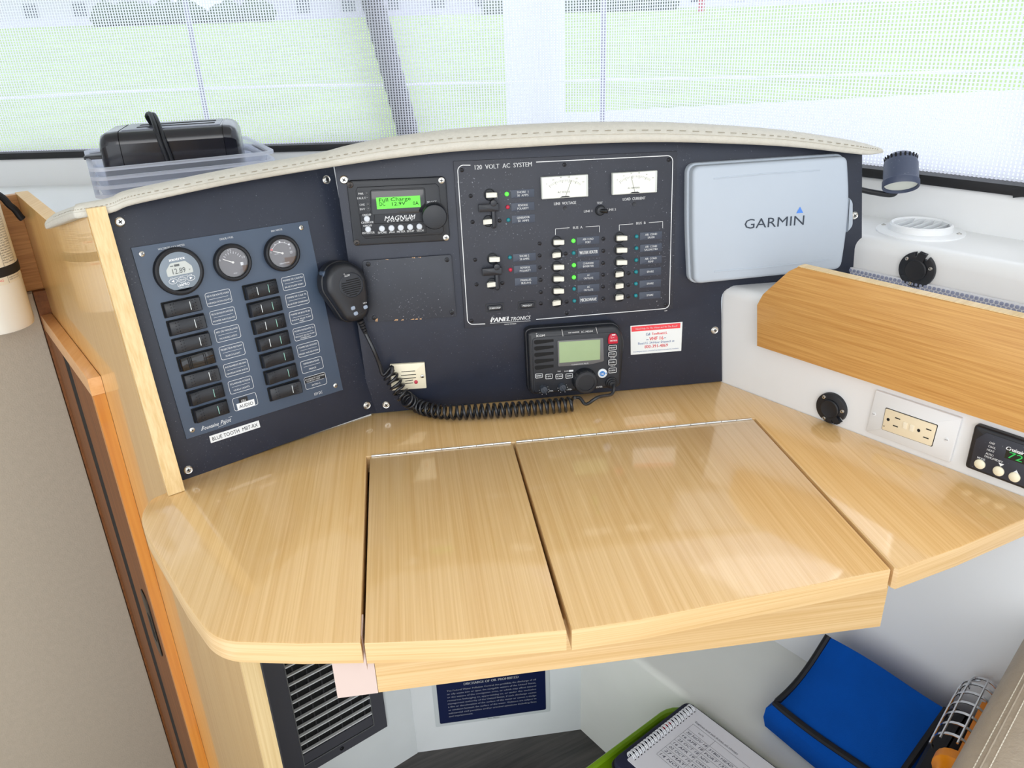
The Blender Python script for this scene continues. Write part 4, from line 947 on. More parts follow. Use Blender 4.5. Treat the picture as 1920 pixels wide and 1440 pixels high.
for a in ((593, 351, 'SHORE  1', '30  AMPS'), (595, 455, 'REVERSE', 'POLARITY'), (598, 553, 'GENERATOR', '50  AMPS'), (607, 857, 'SHORE 2', '30 AMPS'), (613, 950, 'REVERSE', 'POLARITY'), (620, 1048, 'PARALLEL', 'BUS A+B'),
          (1112, 724, 'AIR COND', 'PORT'), (1114, 915, 'CHARGER/', 'INVERTER'), (1115, 1010, 'AC', 'OUTLETS'), (1115, 1103, 'AC', 'OUTLETS'), (1612, 686, 'AIR  COND', 'SALON'), (1612, 782, 'AIR  COND', 'SALON STBD'), (1610, 878, 'AIR  COND', 'PUMP'), (1606, 972, 'SPARE'), (1605, 1066, 'SPARE'), (1603, 1158, 'SPARE')): nameplate(*a)
nameplate(1116, 816, 'WATER HEATER', None, True, 178, 72); nameplate(1116, 1192, 'MICROWAVE', None, True, 162, 66)
# meters
def meter(cx, cy, wpx, hpx, frac, caption, nums):
    u, v = qa(cx, cy, 0.007); W_, H_ = wpx*KA, hpx*KA
    bb = B(); bb.rrect(0, 0, W_, H_, 0.001, 0, 0.0075, 0.001); o = bb.obj('meter', mat('meter_case', (206, 210, 206), rough=0.3), act); o.location = (u, v, AT)
    bb = B(); bb.rrect(-W_*0.012, 0.0002, W_*0.93, H_*0.93, 0.0006, 0.0074, 0.0078); bb.obj('dial', mat('meter_dial', (236, 238, 228), rough=0.35), o)
    R_ = H_*0.92; oy = -H_*0.56; bb = B(); zz = 0.0081; n = 25
    for i in range(n):
        a = PI/2+0.72-1.44*i/(n-1); L0 = R_*(0.88 if i % 5 else 0.82); bb.line((R_*1.12*math.cos(a), oy+L0*math.sin(a)*1.0), (R_*1.24*math.cos(a), oy+R_*0.98*math.sin(a)), 0.00028 if i % 5 else 0.0005, zz)
    for i, st in enumerate(nums):
        a = PI/2+0.74-1.48*i/(len(nums)-1); T(bb, st, R_*1.38*math.cos(a), oy+R_*1.10*math.sin(a), 0.0018, zz)
    T(bb, caption, -0.002, -H_*0.22, 0.0025, zz, width=W_*0.27)
    bb.obj('scale', mat('scale_ink', (110, 112, 110), rough=0.6), o, smooth=False)
    a = PI/2+0.72-1.44*frac; bb = B(); bb.line((0, -H_*0.46), (R_*1.15*math.cos(a), oy+R_*0.96*math.sin(a)), 0.0004, 0.0083); bb.prism([(-H_*0.24, -H_*0.465), (H_*0.24, -H_*0.465), (H_*0.14, -H_*0.41), (-H_*0.14, -H_*0.41)], 0.0078, 0.0086); bb.obj('needle', M_inkk, o, smooth=False)
meter(926, 297, 374, 170, 0.70, 'AC VOLTS', ('0', '50', '80', '100', '120', '150')); meter(1480, 264, 366, 170, 0.37, 'AC AMPERES', ('0', '10', '20', '30', '40', '50'))
# test selector, push buttons
u, v = qa(1212, 486, 0.006)
bb = B(); bb.lathe([(0.0080, 0), (0.0080, 0.0015), (0.0066, 0.0030), (0.0058, 0.0030), (0.0058, 0.0060), (0.0034, 0.0066), (0.0002, 0.0066)], n=20); o = bb.obj('test_switch', M_plast, act); o.location = (u, v, AT)
bb = B(); bb.tube([(0, 0, 0.005), (0.0050, -0.0002, 0.0105), (0.0085, -0.0002, 0.0125)], [0.0030, 0.0030, 0.0033], 10); bb.obj('lever', M_plastg, o)
for (x, y, st) in ((372, 1257, 'START/STOP'), (628, 1238, 'PREHEAT')):
    u, v = qa(x, y); bb = B(); bb.outline(rr_pts(u, v, 150*KA, 72*KA, 0.001, 3), 0.0016, AT+0.0010, AT); bb.rrect(u, v, 118*KA, 42*KA, 0.003, AT, AT+0.0024, 0.001); o = bb.obj('push_button', M_plast, act)
    tb = B(); T(tb, st, u, v, 15*KA, AT+0.0027, width=(92 if len(st) > 8 else 76)*KA, bold=0.02); tb.obj('print', M_ink, o, smooth=False)

# ================================================================== VHF RADIO
z6 = zm(960, 580, 340/1920)
vo = 0.026
vf = PM.at(*z6(670, 540)); vft = thing('marine_radio', 'black marine radio with pale green display and round dial above the coiled cord', 'radio', vf.M())
def qv(x, y, o=vo): return vf.uv(*z6(x, y), o)
oc = round_poly([qv(163, 262), qv(200, 236), qv(1090, 172), qv(1150, 215), qv(1192, 330), qv(1155, 800), qv(1120, 828), qv(250, 905), qv(212, 900), qv(190, 860)], [0.004, 0.004, 0.008, 0.01, 0.01, 0.006, 0.006, 0.004, 0.004, 0.004], 4)
b = B(); b.prism(offset_poly(oc, -0.0022), 0.0003, 0.014, 0.003); b.prism(oc, 0.013, vo, 0.005, seg=3); b.obj('body', M_plast, vft)
oc2 = round_poly([qv(215, 310), qv(330, 290), qv(985, 245), qv(1100, 240), qv(1142, 300), qv(1130, 805), qv(255, 880), qv(232, 860)], [0.004, 0.006, 0.006, 0.006, 0.006, 0.004, 0.004, 0.004], 4)
b = B(); b.prism(oc2, vo-0.002, vo+0.0012, 0.001); b.obj('front', mat('radio_front', (34, 37, 44), rough=0.45), vft)
fz = vo+0.0012
def qf(x, y): return qv(x, y, fz)
for i, y in enumerate((352, 418, 486, 556, 622)):
    x0 = 232+2*i; a0, a1 = qf(x0, y-6), qf(440, y-18); b = B()
    b.prism([(a0[0], a0[1]-0.0022), (a0[0]+0.003, a0[1]-0.0042), (a1[0], a1[1]-0.0012), (a1[0], a1[1]+0.0028), (a0[0]+0.003, a0[1]+0.0028), (a0[0], a0[1]+0.0015)], fz-0.001, fz+0.0004); b.obj('speaker_slot', M_dark, vft)
cc = round_poly([qf(478, 330), qf(965, 298), qf(972, 545), qf(830, 582), qf(487, 604)], [0.002, 0.002, 0.002, 0.01, 0.002], 3)
b = B(); b.prism(cc, fz-0.001, fz+0.0022, 0.001); o = b.obj('display_bezel', mat('bezel_grey', (104, 104, 106), rough=0.35), vft, 'grey display bezel')
b = B(); b.prism([qv(498, 346, fz+0.002), qv(933, 319, fz+0.002), qv(931, 530, fz+0.002), qv(501, 567, fz+0.002)], fz+0.002, fz+0.0025); b.obj('display', mat('lcd_olive', (158, 180, 138), rough=0.18, noise=0.04, nscale=40), o, 'pale green display')
kv = 0.000113
kv = (qf(933, 319)[0]-qf(498, 346)[0])/435
b = B(); z = fz+0.0004
def tv(st, x, y, h, wd, zz=None, **k): u, v = qf(x, y); T(b, st, u, v, h*kv, zz or z, 'C', wd*kv, **k)
tv('ICOM', 303, 278, 24, 86, bold=0.02); u, v = qf(259, 257); b.outline(circ(u, v, 0.0009, 12), 0.0003, z)
tv('VHF MARINE', 653, 243, 15, 118, bold=0.02); tv('IC-M504', 795, 234, 19, 118, bold=0.02); tv('CLEARVOICE PLUS', 716, 573, 13, 180, fz+0.0026, bold=0.02)
b.line(qf(527, 212), qf(540, 284), 0.0005, z); b.line(qf(888, 188), qf(903, 255), 0.0005, z)
tv('TAG', 497, 655, 13, 34, bold=0.02); tv('DUAL', 578, 653, 13, 46, bold=0.02); u, v = qf(626, 650); b.rrect(u, v, 46*kv, 20*kv, 0.0003, z-0.0002, z)
tv('PA RX', 1066, 512, 12, 50, bold=0.02); tv('AQUA', 1068, 600, 12, 52, bold=0.02); tv('VOL', 415, 862, 17, 44); tv('SQL', 612, 845, 17, 44); tv('ENTER', 925, 821, 18, 66)
for cx, cy in ((340, 855), (537, 833)):
    u, v = qf(cx, cy)
    for i in range(10): a = PI*(1.35-1.7*i/9); b.cyl(u+0.0078*math.cos(a), v+0.0078*math.sin(a), 0.00055, z-0.0003, z, 0, 6)
b.obj('lettering', M_ink, vft, smooth=False)
def rbtn(x, y, wd, hh, st, rim=True):
    u, v = qf(x, y); bb = B(); bb.rrect(u, v, wd*kv, hh*kv, 0.0018, fz-0.0005, fz+0.0016, 0.0006); o = bb.obj('button', M_plast, vft)
    tb = B(); tb.outline(rr_pts(u, v, wd*kv*0.94, hh*kv*0.94, 0.0017, 4), 0.0007, fz+0.0019); T(tb, st, u, v, 17*kv, fz+0.0019, width=(wd-30)*kv, bold=0.02); tb.obj('print', M_ink, o, smooth=False)
for a in ((283, 700, 84, 54, 'POWER'), (390, 706, 82, 58, 'H/L'), (497, 706, 82, 58, 'SCAN'), (603, 700, 82, 58, 'CH/WX'), (1062, 402, 92, 58, 'MENU'), (1060, 470, 92, 58, 'CLR'), (1060, 556, 92, 66, 'HAIL'), (1062, 642, 92, 62, 'LO/DX')): rbtn(*a)
u, v = qf(1066, 305); bb = B(); bb.prism(round_poly([(u-0.0080, v-0.0086), (u+0.0080, v-0.0086), (u+0.0078, v+0.0020), (u+0.0045, v+0.0082), (u-0.0045, v+0.0082), (u-0.0078, v+0.0020)], 0.0022, 3), fz-0.0005, fz+0.0034, 0.0012); o = bb.obj('button', mat('distress_red', (196, 20, 52), rough=0.35), vft, 'red distress button')
tb = B(); T(tb, 'DISTRESS', u+0.0006, v-0.0030, 0.0022, fz+0.0037, width=0.0112, bold=0.03); tb.line((u-0.0035, v+0.0014), (u+0.0015, v+0.0024), 0.0004, fz+0.0037); tb.line((u-0.0035, v+0.0014), (u-0.0035, v+0.0045), 0.0004, fz+0.0037); tb.rrect(u+0.0006, v+0.0064, 0.0055, 0.0016, 0.0003, fz+0.003, fz+0.0037); tb.obj('print', M_ink, o, smooth=False)
u, v = qf(957, 676); bb = B(); bb.cyl(u, v, 0.0077, fz-0.0005, fz+0.0018, 0.0008, 26); o = bb.obj('button', mat('btn_white', (228, 234, 240), rough=0.4), vft, 'white round channel button')
tb = B(); tb.flat(circ(u-0.0006, v, 0.0044, 20), fz+0.0021); tb.rrect(u+0.0056, v, 0.0014, 0.0026, 0.0002, fz+0.0019, fz+0.0021); p16 = tb.obj('print', mat('blue_ink', (42, 128, 206), rough=0.5), o, smooth=False)
tb = B(); T(tb, '16', u-0.0006, v, 0.0040, fz+0.0024, width=0.0048, bold=0.03); tb.obj('numerals', M_ink, o, smooth=False)
M_knob = mat('knob_grey', (58, 64, 74), rough=0.4)
for cx, cy in ((340, 855), (537, 833)):
    u, v = qv(cx, cy, fz+0.008); bb = B(); bb.lathe([(0.0062, 0), (0.0060, 0.0075), (0.0054, 0.0090), (0.0003, 0.0095)], n=22); bb.rrect(0, -0.0002, 0.0022, 0.0110, 0.0008, 0.009, 0.0112, 0.0005); o = bb.obj('knob', M_knob, vft, 'small grey knob'); o.location = (u, v, fz-0.0003); o.rotation_euler = (0, 0, 0.5)
u, v = qv(795, 772, fz+0.012); bb = B(); pts = []
bb.lathe([(0.0200, 0), (0.0198, 0.003), (0.0188, 0.0055), (0.0186, 0.014), (0.0172, 0.0158), (0.0132, 0.0162), (0.0130, 0.0150), (0.0003, 0.0150)], n=44)
for i in range(22): a = 2*PI*i/22; bb.rrect(0.0187*math.cos(a), 0.0187*math.sin(a), 0.0012, 0.0012, 0.0003, 0.006, 0.0135, 0.0003, n=2)
o = bb.obj('dial', M_plast, vft, 'large black tuning dial'); o.location = (u-0.0022, v+0.0006, fz-0.0003)
u, v = qf(1052, 775); bb = B(); bb.lathe([(0.0098, 0), (0.0096, 0.003), (0.0078, 0.0042), (0.0076, 0.0072), (0.0060, 0.0084), (0.0056, 0.0110), (0.0034, 0.0125)], n=24); jk = bb.obj('jack', M_rubber, vft); jk.location = (u, v, fz-0.0003)
JACK = vf.pt(u, v, fz+0.012)

# ================================================================== HAND MICROPHONE with its coiled cord
zmi = zm(590, 480, 1/9)
mc = PL.at(*zmi(620, 520), 0.012); rotm = 0.03
mct = thing('hand_microphone', 'black hand microphone with a coiled cord hanging at the joint of the two boards', 'microphone', mc.M())
def qm(x, y, o=0.03): return mc.uv(*zmi(x, y), o)
ol = [qm(*p) for p in ((905, 620), (885, 420), (815, 265), (700, 170), (560, 125), (410, 155), (295, 245), (240, 400), (255, 590), (380, 775), (500, 950), (580, 1075), (690, 1100), (800, 1060), (900, 1005), (930, 900))]
ol = round_poly(ol, 0.006, 3)
b = B(); b.prism(offset_poly(ol, -0.0045), -0.002, 0.013, 0.002); b.prism(offset_poly(ol, -0.0028), 0.013, 0.030, 0.0095, seg=5); b.obj('body', mat('mic_black', (27, 29, 35), rough=0.34), mct, ang=1.2)
b = B(); u0, v0 = qm(150, 410, 0.012); b.rrect(0, 0, 0.012, 0.026, 0.003, 0, 0.012, 0.003); o = b.obj('talk_switch', mat('ptt_grey', (70, 84, 104), rough=0.45), mct, 'grey talk switch'); o.location = (u0+0.006, v0, 0.004); o.rotation_euler = (0, 0, 0.12)
u, v = qm(622, 490, 0.0305); rs_ = 0.0184
b = B(); b.lathe([(rs_*1.02, 0.0285), (rs_*1.02, 0.0306), (rs_*0.97, 0.0310), (rs_*0.94, 0.0302), (0.0003, 0.0306)], u, v, n=36); b.obj('speaker_grille', mat('grille_black', (36, 40, 48), rough=0.4), mct)
b = B()
for i in range(8):
    yy = rs_*(0.42-0.17*i); hl = math.sqrt(max(0, (rs_*0.84)**2-yy*yy))
    x0 = -hl if i > 0 else -hl*0.55
    b.rrect(u+(x0+hl)/2, v+yy, hl-x0, 0.00135, 0.0006, 0.0303, 0.03085, 0, n=3)
b.obj('grille_slots', M_dark, mct)
b = B(); uu, vv = qm(545, 330, 0.0307); T(b, 'ICOM', uu, vv, 0.0029, 0.0311, width=0.0080); b.outline(circ(uu-0.0040, vv+0.0030, 0.0008, 10), 0.0003, 0.0311); uu, vv = qm(850, 790, 0.0307); T(b, 'HI/LO', uu, vv, 0.0019, 0.0304, width=0.0058, bold=0.02); b.obj('lettering', M_ink, mct, smooth=False)
for (x, y) in ((650, 880), (697, 970), (860, 862)):
    uu, vv = qm(x, y, 0.0305); b = B(); b.rrect(0, 0, 0.0068, 0.0056, 0.0022, 0.027, 0.0312, 0.0008); o = b.obj('button', mat('mic_button', (150, 162, 180), rough=0.45), mct, 'pale grey button'); o.location = (uu, vv, 0); o.rotation_euler = (0, 0, 0.15)
# cord, in world space: strain relief, straight run, helix lying on the table, lead to the jack
M_cord = mat('cord_black', (24, 26, 32), rough=0.30, coat=0.3)
pc = [PL.hit(*zmi(770, 1085), 0.026), PL.hit(*zmi(820, 1200), 0.024), PL.hit(686, 626, 0.022), PM.hit(700, 655, 0.018), PM.hit(711, 682, 0.015), PM.hit(719, 703, 0.014)]
b = B()
for i in range(5):
    p = pc[0].lerp(pc[2], i/5); q_ = pc[0].lerp(pc[2], (i+0.7)/5); b.tube([p, q_], 0.0052-0.0004*i, 10)
wpart(b, 'strain_relief', M_rubber, mct)
ax = [PM.hit(728, 700, 0.014), PM.hit(737, 712, 0.015), PM.hit(747, 728, 0.017), PM.hit(760, 746, 0.022)]
ax += [level(ZD+0.0130).hit(x, y) for x, y in ((779, 758), (805, 768), (845, 773), (892, 772), (960, 768), (1030, 762), (1078, 757))]
AX = catmull(ax, 10)
cum = [0]
for p, q_ in zip(AX, AX[1:]): cum.append(cum[-1]+(q_-p).length)
def axat(d):
    for i in range(len(cum)-1):
        if cum[i+1] >= d:
            t = (d-cum[i])/max(1e-9, cum[i+1]-cum[i]); p = AX[i].lerp(AX[i+1], t); a = AX[max(0, i-1)]; c = AX[min(len(AX)-1, i+2)]; return p, (c-a).normalized()
    return AX[-1], (AX[-1]-AX[-2]).normalized()
turns = 35; RW, RC = 0.0024, 0.0102; hel = []; nref = V3((0, 0, 1)); per = 18
for i in range(turns*per+1):
    p, t = axat(cum[-1]*i/(turns*per)); n1 = (nref-t*nref.dot(t)).normalized(); n2 = t.cross(n1); a = 2*PI*i/per
    hel.append(p+n1*RC*math.cos(a)+n2*RC*math.sin(a))
lead_in = catmull(pc[2:]+[hel[0]+V3((-0.002, 0, 0.006)), hel[2]], 6)
b = B(); b.tube(lead_in, 0.0030, 8); b.tube(hel, RW, 8)
j2 = [hel[-3], hel[-1]+V3((0.008, 0.0, -0.001)), level(ZD+0.016).hit(1099, 758), level(ZD+0.028).hit(1121, 745), JACK+V3((-0.006, -0.012, -0.010)), JACK+V3((0, -0.004, -0.002)), JACK+V3((0, 0.004, 0))]
b.tube(catmull(j2, 6), 0.0027, 8); wpart(b, 'cord', M_cord, mct, 'black coiled cord', ang=1.5)

# ================================================================== STICKER, ALARM, PLOTTER COVER
st = PM.at(1231, 634); stt = thing('sticker', 'white and red rescue phone sticker right of the radio', 'sticker', st.M())
q4 = [st.uv(*z6(*p)) for p in ((1253, 175), (1804, 132), (1790, 438), (1257, 481))]
b = B(); b.prism(q4, 0.0002, 0.0006); b.obj('paper', mat('sticker_white', (234, 238, 238), rough=0.45), stt)
def qs(fx, fy): a = lerp(q4[0], q4[1], fx); c = lerp(q4[3], q4[2], fx); return lerp(a, c, fy)
sw = q4[1][0]-q4[0][0]; sr = math.atan2(q4[1][1]-q4[0][1], q4[1][0]-q4[0][0])
M_red = mat('red_ink', (236, 70, 78), rough=0.5); M_blu = mat('navy_ink', (40, 84, 150), rough=0.5)
b = B(); b.flat([qs(0.02, 0.03), qs(0.96, 0.03), qs(0.96, 0.20), qs(0.02, 0.20)], 0.0009)
def tt_(b, s_, fx, fy, h, wd, z=0.0009, **k): u, v = qs(fx, fy); T(b, s_, u, v, h, z, 'C', wd*sw, rot=sr, **k)
tt_(b, 'TowBoatU.S.', 0.56, 0.325, 0.0040, 0.30, bold=0.02); tt_(b, 'VHF 16', 0.50, 0.49, 0.0058, 0.27, bold=0.02); tt_(b, '800-391-4869', 0.50, 0.755, 0.0053, 0.45, bold=0.01); b.obj('red_print', M_red, stt, smooth=False)
b = B(); tt_(b, 'Need Help On The Water and On The Road?', 0.5, 0.115, 0.0027, 0.80, 0.0012, bold=0.01); b.obj('white_print', M_ink, stt, smooth=False)
b = B(); tt_(b, 'Call', 0.335, 0.325, 0.0042, 0.08, bold=0.01); tt_(b, 'on', 0.325, 0.51, 0.0024, 0.045, bold=0.02); tt_(b, 'or', 0.67, 0.49, 0.0024, 0.035, bold=0.02); tt_(b, 'BoatU.S. 24-Hour Dispatch at', 0.5, 0.625, 0.0037, 0.70); tt_(b, 'In an emergency situation, contact the Coast Guard or local authorities immediately.', 0.5, 0.90, 0.0020, 0.88); b.obj('blue_print', M_blu, stt, smooth=False)

z7 = zm(580, 460, 600/1920)
al = PM.at(*z7(595, 785)); alt = thing('alarm_sounder', 'cream alarm sounder plate with slots behind the coiled cord', 'alarm', al.M())
q4 = [al.uv(*z7(*p), 0.006) for p in ((483, 718), (692, 705), (704, 858), (494, 873))]
b = B(); b.prism(round_poly(q4, 0.0015, 3), 0.0003, 0.0055, 0.0012); b.obj('plate', M_cream, alt)
b = B()
for x0, x1, y in ((552, 635, 757), (550, 640, 778), (550, 640, 798), (575, 622, 812), (575, 622, 828)): b.line(al.uv(*z7(x0, y+3), 0.006), al.uv(*z7(x1, y-3), 0.006), 0.0011, 0.0058)
b.obj('slots', M_dark, alt)
u, v = al.uv(*z7(640, 820), 0.006); b = B(); b.lathe([(0.0030, 0), (0.0028, 0.0020), (0.0015, 0.0030), (0.0002, 0.0032)], u, v, n=14); o = b.obj('lamp', LED['r'], alt, 'dark red lamp'); o.location = (0, 0, 0.0053)
for p in ((678, 786), (505, 800)): u, v = al.uv(*z7(*p), 0.006); screw(alt, u, v, 0.0055, 0.0030, M_steel, False)

z8 = zm(1260, 260, 660/1901)
PO = 0.030
pc_ = PM.at(*z8(520, 450)); pct = thing('plotter_cover', 'pale grey plotter sun cover on the right of the wide black board', 'cover', pc_.M())
def qg(x, y, o=PO): return pc_.uv(*z8(x, y), o)
ol = round_poly([qg(*p) for p in ((122, 158), (945, 104), (957, 320), (940, 520), (912, 700), (130, 780), (118, 480))], [0.010, 0.008, 0.05, 0.05, 0.010, 0.010, 0.08], 5)
M_cov = mat('cover_grey', (180, 190, 202), rough=0.5, noise=0.02, nscale=12)
b = B(); b.prism(offset_poly(ol, -0.005), 0.0005, 0.012, 0.002); b.prism(offset_poly(ol, -0.002), 0.010, PO, 0.006, seg=4); b.obj('shell', M_cov, pct, ang=0.9)
b = B(); b.prism(round_poly([qg(950, 312, 0.014), qg(975, 340, 0.014), qg(975, 470, 0.014), qg(940, 512, 0.014)], 0.005, 4), 0.008, 0.016, 0.002); b.obj('tab', M_cov, pct)
for pts in (((225, 216), (480, 192), (800, 170)), ((228, 718), (500, 697), (860, 652))):
    b = B(); b.prism([qg(pts[0][0], pts[0][1]+4), qg(pts[1][0], pts[1][1]+3), qg(pts[2][0], pts[2][1]+3), qg(pts[2][0], pts[2][1]-3), qg(pts[1][0], pts[1][1]-4), qg(pts[0][0], pts[0][1]-3)], PO-0.001, PO+0.0009, 0.0006); b.obj('rib', M_cov, pct)
kg = (qg(945, 300)[0]-qg(122, 300)[0])/823
gr = math.atan2(qg(712, 440)[1]-qg(395, 462)[1], qg(712, 440)[0]-qg(395, 462)[0])
b = B(); u, v = qg(553, 450); T(b, 'GARMIN', u, v, 50*kg, PO+0.0004, 'C', 325*kg, bold=0, rot=gr)
par = list(range(len(b.v)))
def find(i):
    while par[i] != i: i = par[i]
    return i
for f_ in b.f:
    for i in f_[1:]: par[find(i)] = find(f_[0])
roots = {}
for f_ in b.f: roots.setdefault(find(f_[0]), []).append(f_)
for fs_ in roots.values():
    ids = sorted({i for f_ in fs_ for i in f_}); mp_ = {i: j for j, i in enumerate(ids)}
    lb = B(); lb.v = [b.v[i] for i in ids]; lb.f = [tuple(mp_[i] for i in f_) for f_ in fs_]; lb.obj('letter', mat('logo_ink', (48, 58, 72), rough=0.5), pct, smooth=False)
b = B(); b.flat([qg(670, 403), qg(708, 400), qg(691, 367)], PO+0.0004); b.obj('triangle_mark', mat('logo_blue', (78, 136, 226), rough=0.5), pct, smooth=False)

# ================================================================== OUTLET, CABIN CONTROL
zo = zm(1480, 600, 440/1584)
ot = PR.at(*zo(815, 722)); ott = thing('wall_outlet', 'white outlet plate with a cream double receptacle on the right wall', 'outlet', ot.M())
def qo(x, y, o=0.004): return ot.uv(*zo(x, y), o)
q4 = [qo(*p) for p in ((582, 472), (1166, 664), (1082, 964), (516, 752))]
b = B(); b.prism(round_poly(q4, 0.002, 3), 0.0003, 0.0042, 0.0016, seg=2); b.obj('plate', mat('plate_white', (230, 232, 234), rough=0.4), ott)
q4 = [qo(*p) for p in ((655, 594), (1000, 711), (962, 850), (628, 734))]
b = B(); b.prism(round_poly(offset_poly(q4, -0.0009), 0.002, 3), 0.003, 0.0046); b.obj('gap', M_dark, ott)
b = B(); b.prism(round_poly(q4, 0.002, 3), 0.004, 0.0062, 0.0006); o = b.obj('receptacle', mat('receptacle_cream', (236, 222, 192), rough=0.35), ott, 'cream double receptacle')
oa = math.atan2(qo(942, 740)[1]-qo(732, 664)[1], qo(942, 740)[0]-qo(732, 664)[0])
b = B()
for p in ((732, 664), (717, 716), (942, 740), (923, 795)): u, v = qo(*p, 0.006); b.line((u-0.0036*math.cos(oa), v-0.0036*math.sin(oa)), (u+0.0036*math.cos(oa), v+0.0036*math.sin(oa)), 0.0016, 0.0065)
for p in ((668, 671), (874, 745)): u, v = qo(*p, 0.006); b.flat([(u+0.0022*math.cos(a), v+0.0024*math.sin(a)) for a in [2*PI*i/14 for i in range(14)]], 0.0065)
u, v = qo(640, 715, 0.006); b.flat(circ(u, v, 0.0009, 8), 0.0065); b.obj('slots', M_dark, o, smooth=False)
for p in ((781, 712), (827, 729)): u, v = qo(*p, 0.006); b = B(); b.rrect(0, 0, 0.0058, 0.0100, 0.0006, 0.0055, 0.0072, 0.0005); t2 = b.obj('test_button', mat('btn_cream', (240, 230, 206), rough=0.35), o); t2.location = (u, v, 0); t2.rotation_euler = (0, 0, oa)
for p in ((572, 634), (1062, 808)):
    u, v = qo(*p); b = B(); b.lathe([(0.0028, 0), (0.0026, 0.0008), (0.0003, 0.0012)], u, v, n=16); s_ = b.obj('screw', MATS['plate_white'], ott); s_.location = (0, 0, 0.0040)
    b = B(); b.line((u-0.0020, v), (u+0.0020, v+0.0004), 0.0005, 0.0054); b.obj('slot', M_dark, ott, smooth=False)

zt = zm(1760, 760, 160/1152)
th = PR.at(*zt(340, 600), 0.0); tht = thing('cabin_control', 'black cabin air control with three cream buttons under the fiddle board', 'control', th.M())
TO = 0.010
def qt(x, y, o=TO): return th.uv(*zt(x, y), o)
top = qt(600, 300)[1]; bot = qt(380, 850)[1]; lft = (qt(470, 400)[0]+qt(330, 800)[0])/2
b = B(); b.prism(round_poly([(lft, bot), (lft+0.098, bot), (lft+0.098, top), (lft, top)], 0.005, 4), 0.0003, TO, 0.0035, seg=3); b.obj('body', M_plast, tht)
b = B(); b.prism(round_poly([(lft+0.006, bot+0.004), (lft+0.092, bot+0.004), (lft+0.092, top-0.005), (lft+0.016, top-0.005), (lft+0.006, top-0.018)], 0.001, 2), TO-0.001, TO+0.0006, 0.0003); b.obj('front', M_blackac, tht)
kt = 0.000118; b = B(); z = TO+0.0010
kt = (qt(1028, 965)[0]-qt(560, 790)[0])/500
ra_ = 0.0
for s_, x, y, wd in (('OFF', 728, 510, 78), ('COOL', 725, 563, 108), ('HEAT', 708, 608, 108), ('AUTO', 692, 660, 112), ('DEHUMIDIFY', 748, 722, 262), ('MODE', 580, 716, 116)): u, v = qt(x, y); T(b, s_, u, v, 0.0029, z, 'C', wd*kt, bold=0.015)
u, v = qt(845, 802); b.flat([(u-0.0034, v+0.0022), (u+0.0034, v+0.0022), (u, v-0.0022)], z); u, v = qt(1052, 893); b.flat([(u-0.0034, v-0.0022), (u+0.0034, v-0.0022), (u, v+0.0022)], z)
u, v = qt(1032, 606); T(b, 'Cruisair', u, v, 0.0050, z, 'C', 250*kt, shear=0.3, bold=0.04); b.obj('lettering', M_ink, tht, smooth=False)
u, v = qt(1060, 690); b = B(); b.rrect(u+0.004, v, 0.034, 0.014, 0.0005, TO, TO+0.0009); o = b.obj('display', mat('display_dark', (12, 22, 18), rough=0.15), tht)
b = B(); u, v = qt(975, 668); T(b, '72', u+0.0055, v, 0.0088, TO+0.0012, 'C', 0.0165, shear=0.12); b.obj('digits', mat('digit_green', (40, 170, 80), rough=0.4, emit=(40, 190, 80), estr=0.15), o, smooth=False)
b = B(); b.lathe([(0.0067, 0), (0.0065, 0.002), (0.005, 0.0032), (0.0003, 0.0036)], n=22); bme2 = b.mesh('button', M_cream)
for p in ((560, 790), (813, 885), (1028, 965)): u, v = qt(*p); share(bme2, 'button', tht, (u, v, TO), 0, 'cream round button')

# ================================================================== READING LAMP
hc = PM.hit(1689, 322, 0.0); lax = (V3((0.16, 0.50, 0.85))).normalized()
zax = -lax    # opening direction
xax = V3((1, 0, 0)); yax = zax.cross(xax).normalized(); xax = yax.cross(zax)
LM = Matrix(((xax.x, yax.x, zax.x, hc.x), (xax.y, yax.y, zax.y, hc.y), (xax.z, yax.z, zax.z, hc.z), (0, 0, 0, 1)))
lmp = thing('reading_lamp', 'dark grey reading lamp on a bent neck beside the board end', 'lamp', LM)
M_lamp = mat('lamp_grey', (66, 74, 96), rough=0.45, dust=0.6)
b = B(); b.lathe([(0.004, -0.030), (0.016, -0.028), (0.0225, -0.022), (0.0240, -0.015), (0.0250, -0.013), (0.0258, 0.014), (0.0272, 0.016), (0.0272, 0.024), (0.0262, 0.026), (0.0245, 0.024), (0.0235, 0.014)], n=40, cap1=False); b.obj('head', M_lamp, lmp)
b = B()
for i in range(22): a = 2*PI*i/22; b.move(Matrix.Identity(4)); st0 = len(b.v); b.rrect(0, 0, 0.0028, 0.0085, 0.0013, 0.0, 0.0012, 0.0003, n=2); b.move(Matrix.Rotation(a, 4, 'Z') @ Matrix.Translation((0, -0.0232, -0.0195)) @ Matrix.Rotation(-PI/2-0.22, 4, 'X') @ Matrix.Rotation(PI, 4, 'Y') @ Matrix.Translation((0, 0, -0.0004)), st0)
b.obj('cooling_slots', M_dark, lmp)
b = B(); b.lathe([(0.0236, 0.0215), (0.012, 0.0205), (0.0003, 0.0200)], n=36, cap0=False); b.obj('lens', mat('lens_white', (226, 228, 216), rough=0.3), lmp)
for i in range(3):
    a = -PI/2-0.7+0.55*i; me_ = screw(lmp, 0, 0, 0, 0.0022, M_steel, False); me_.matrix_local = Matrix.Translation((0.0252*math.cos(a), 0.0252*math.sin(a), -0.0095)) @ V3((math.cos(a), math.sin(a), 0)).to_track_quat('Z', 'Y').to_matrix().to_4x4()
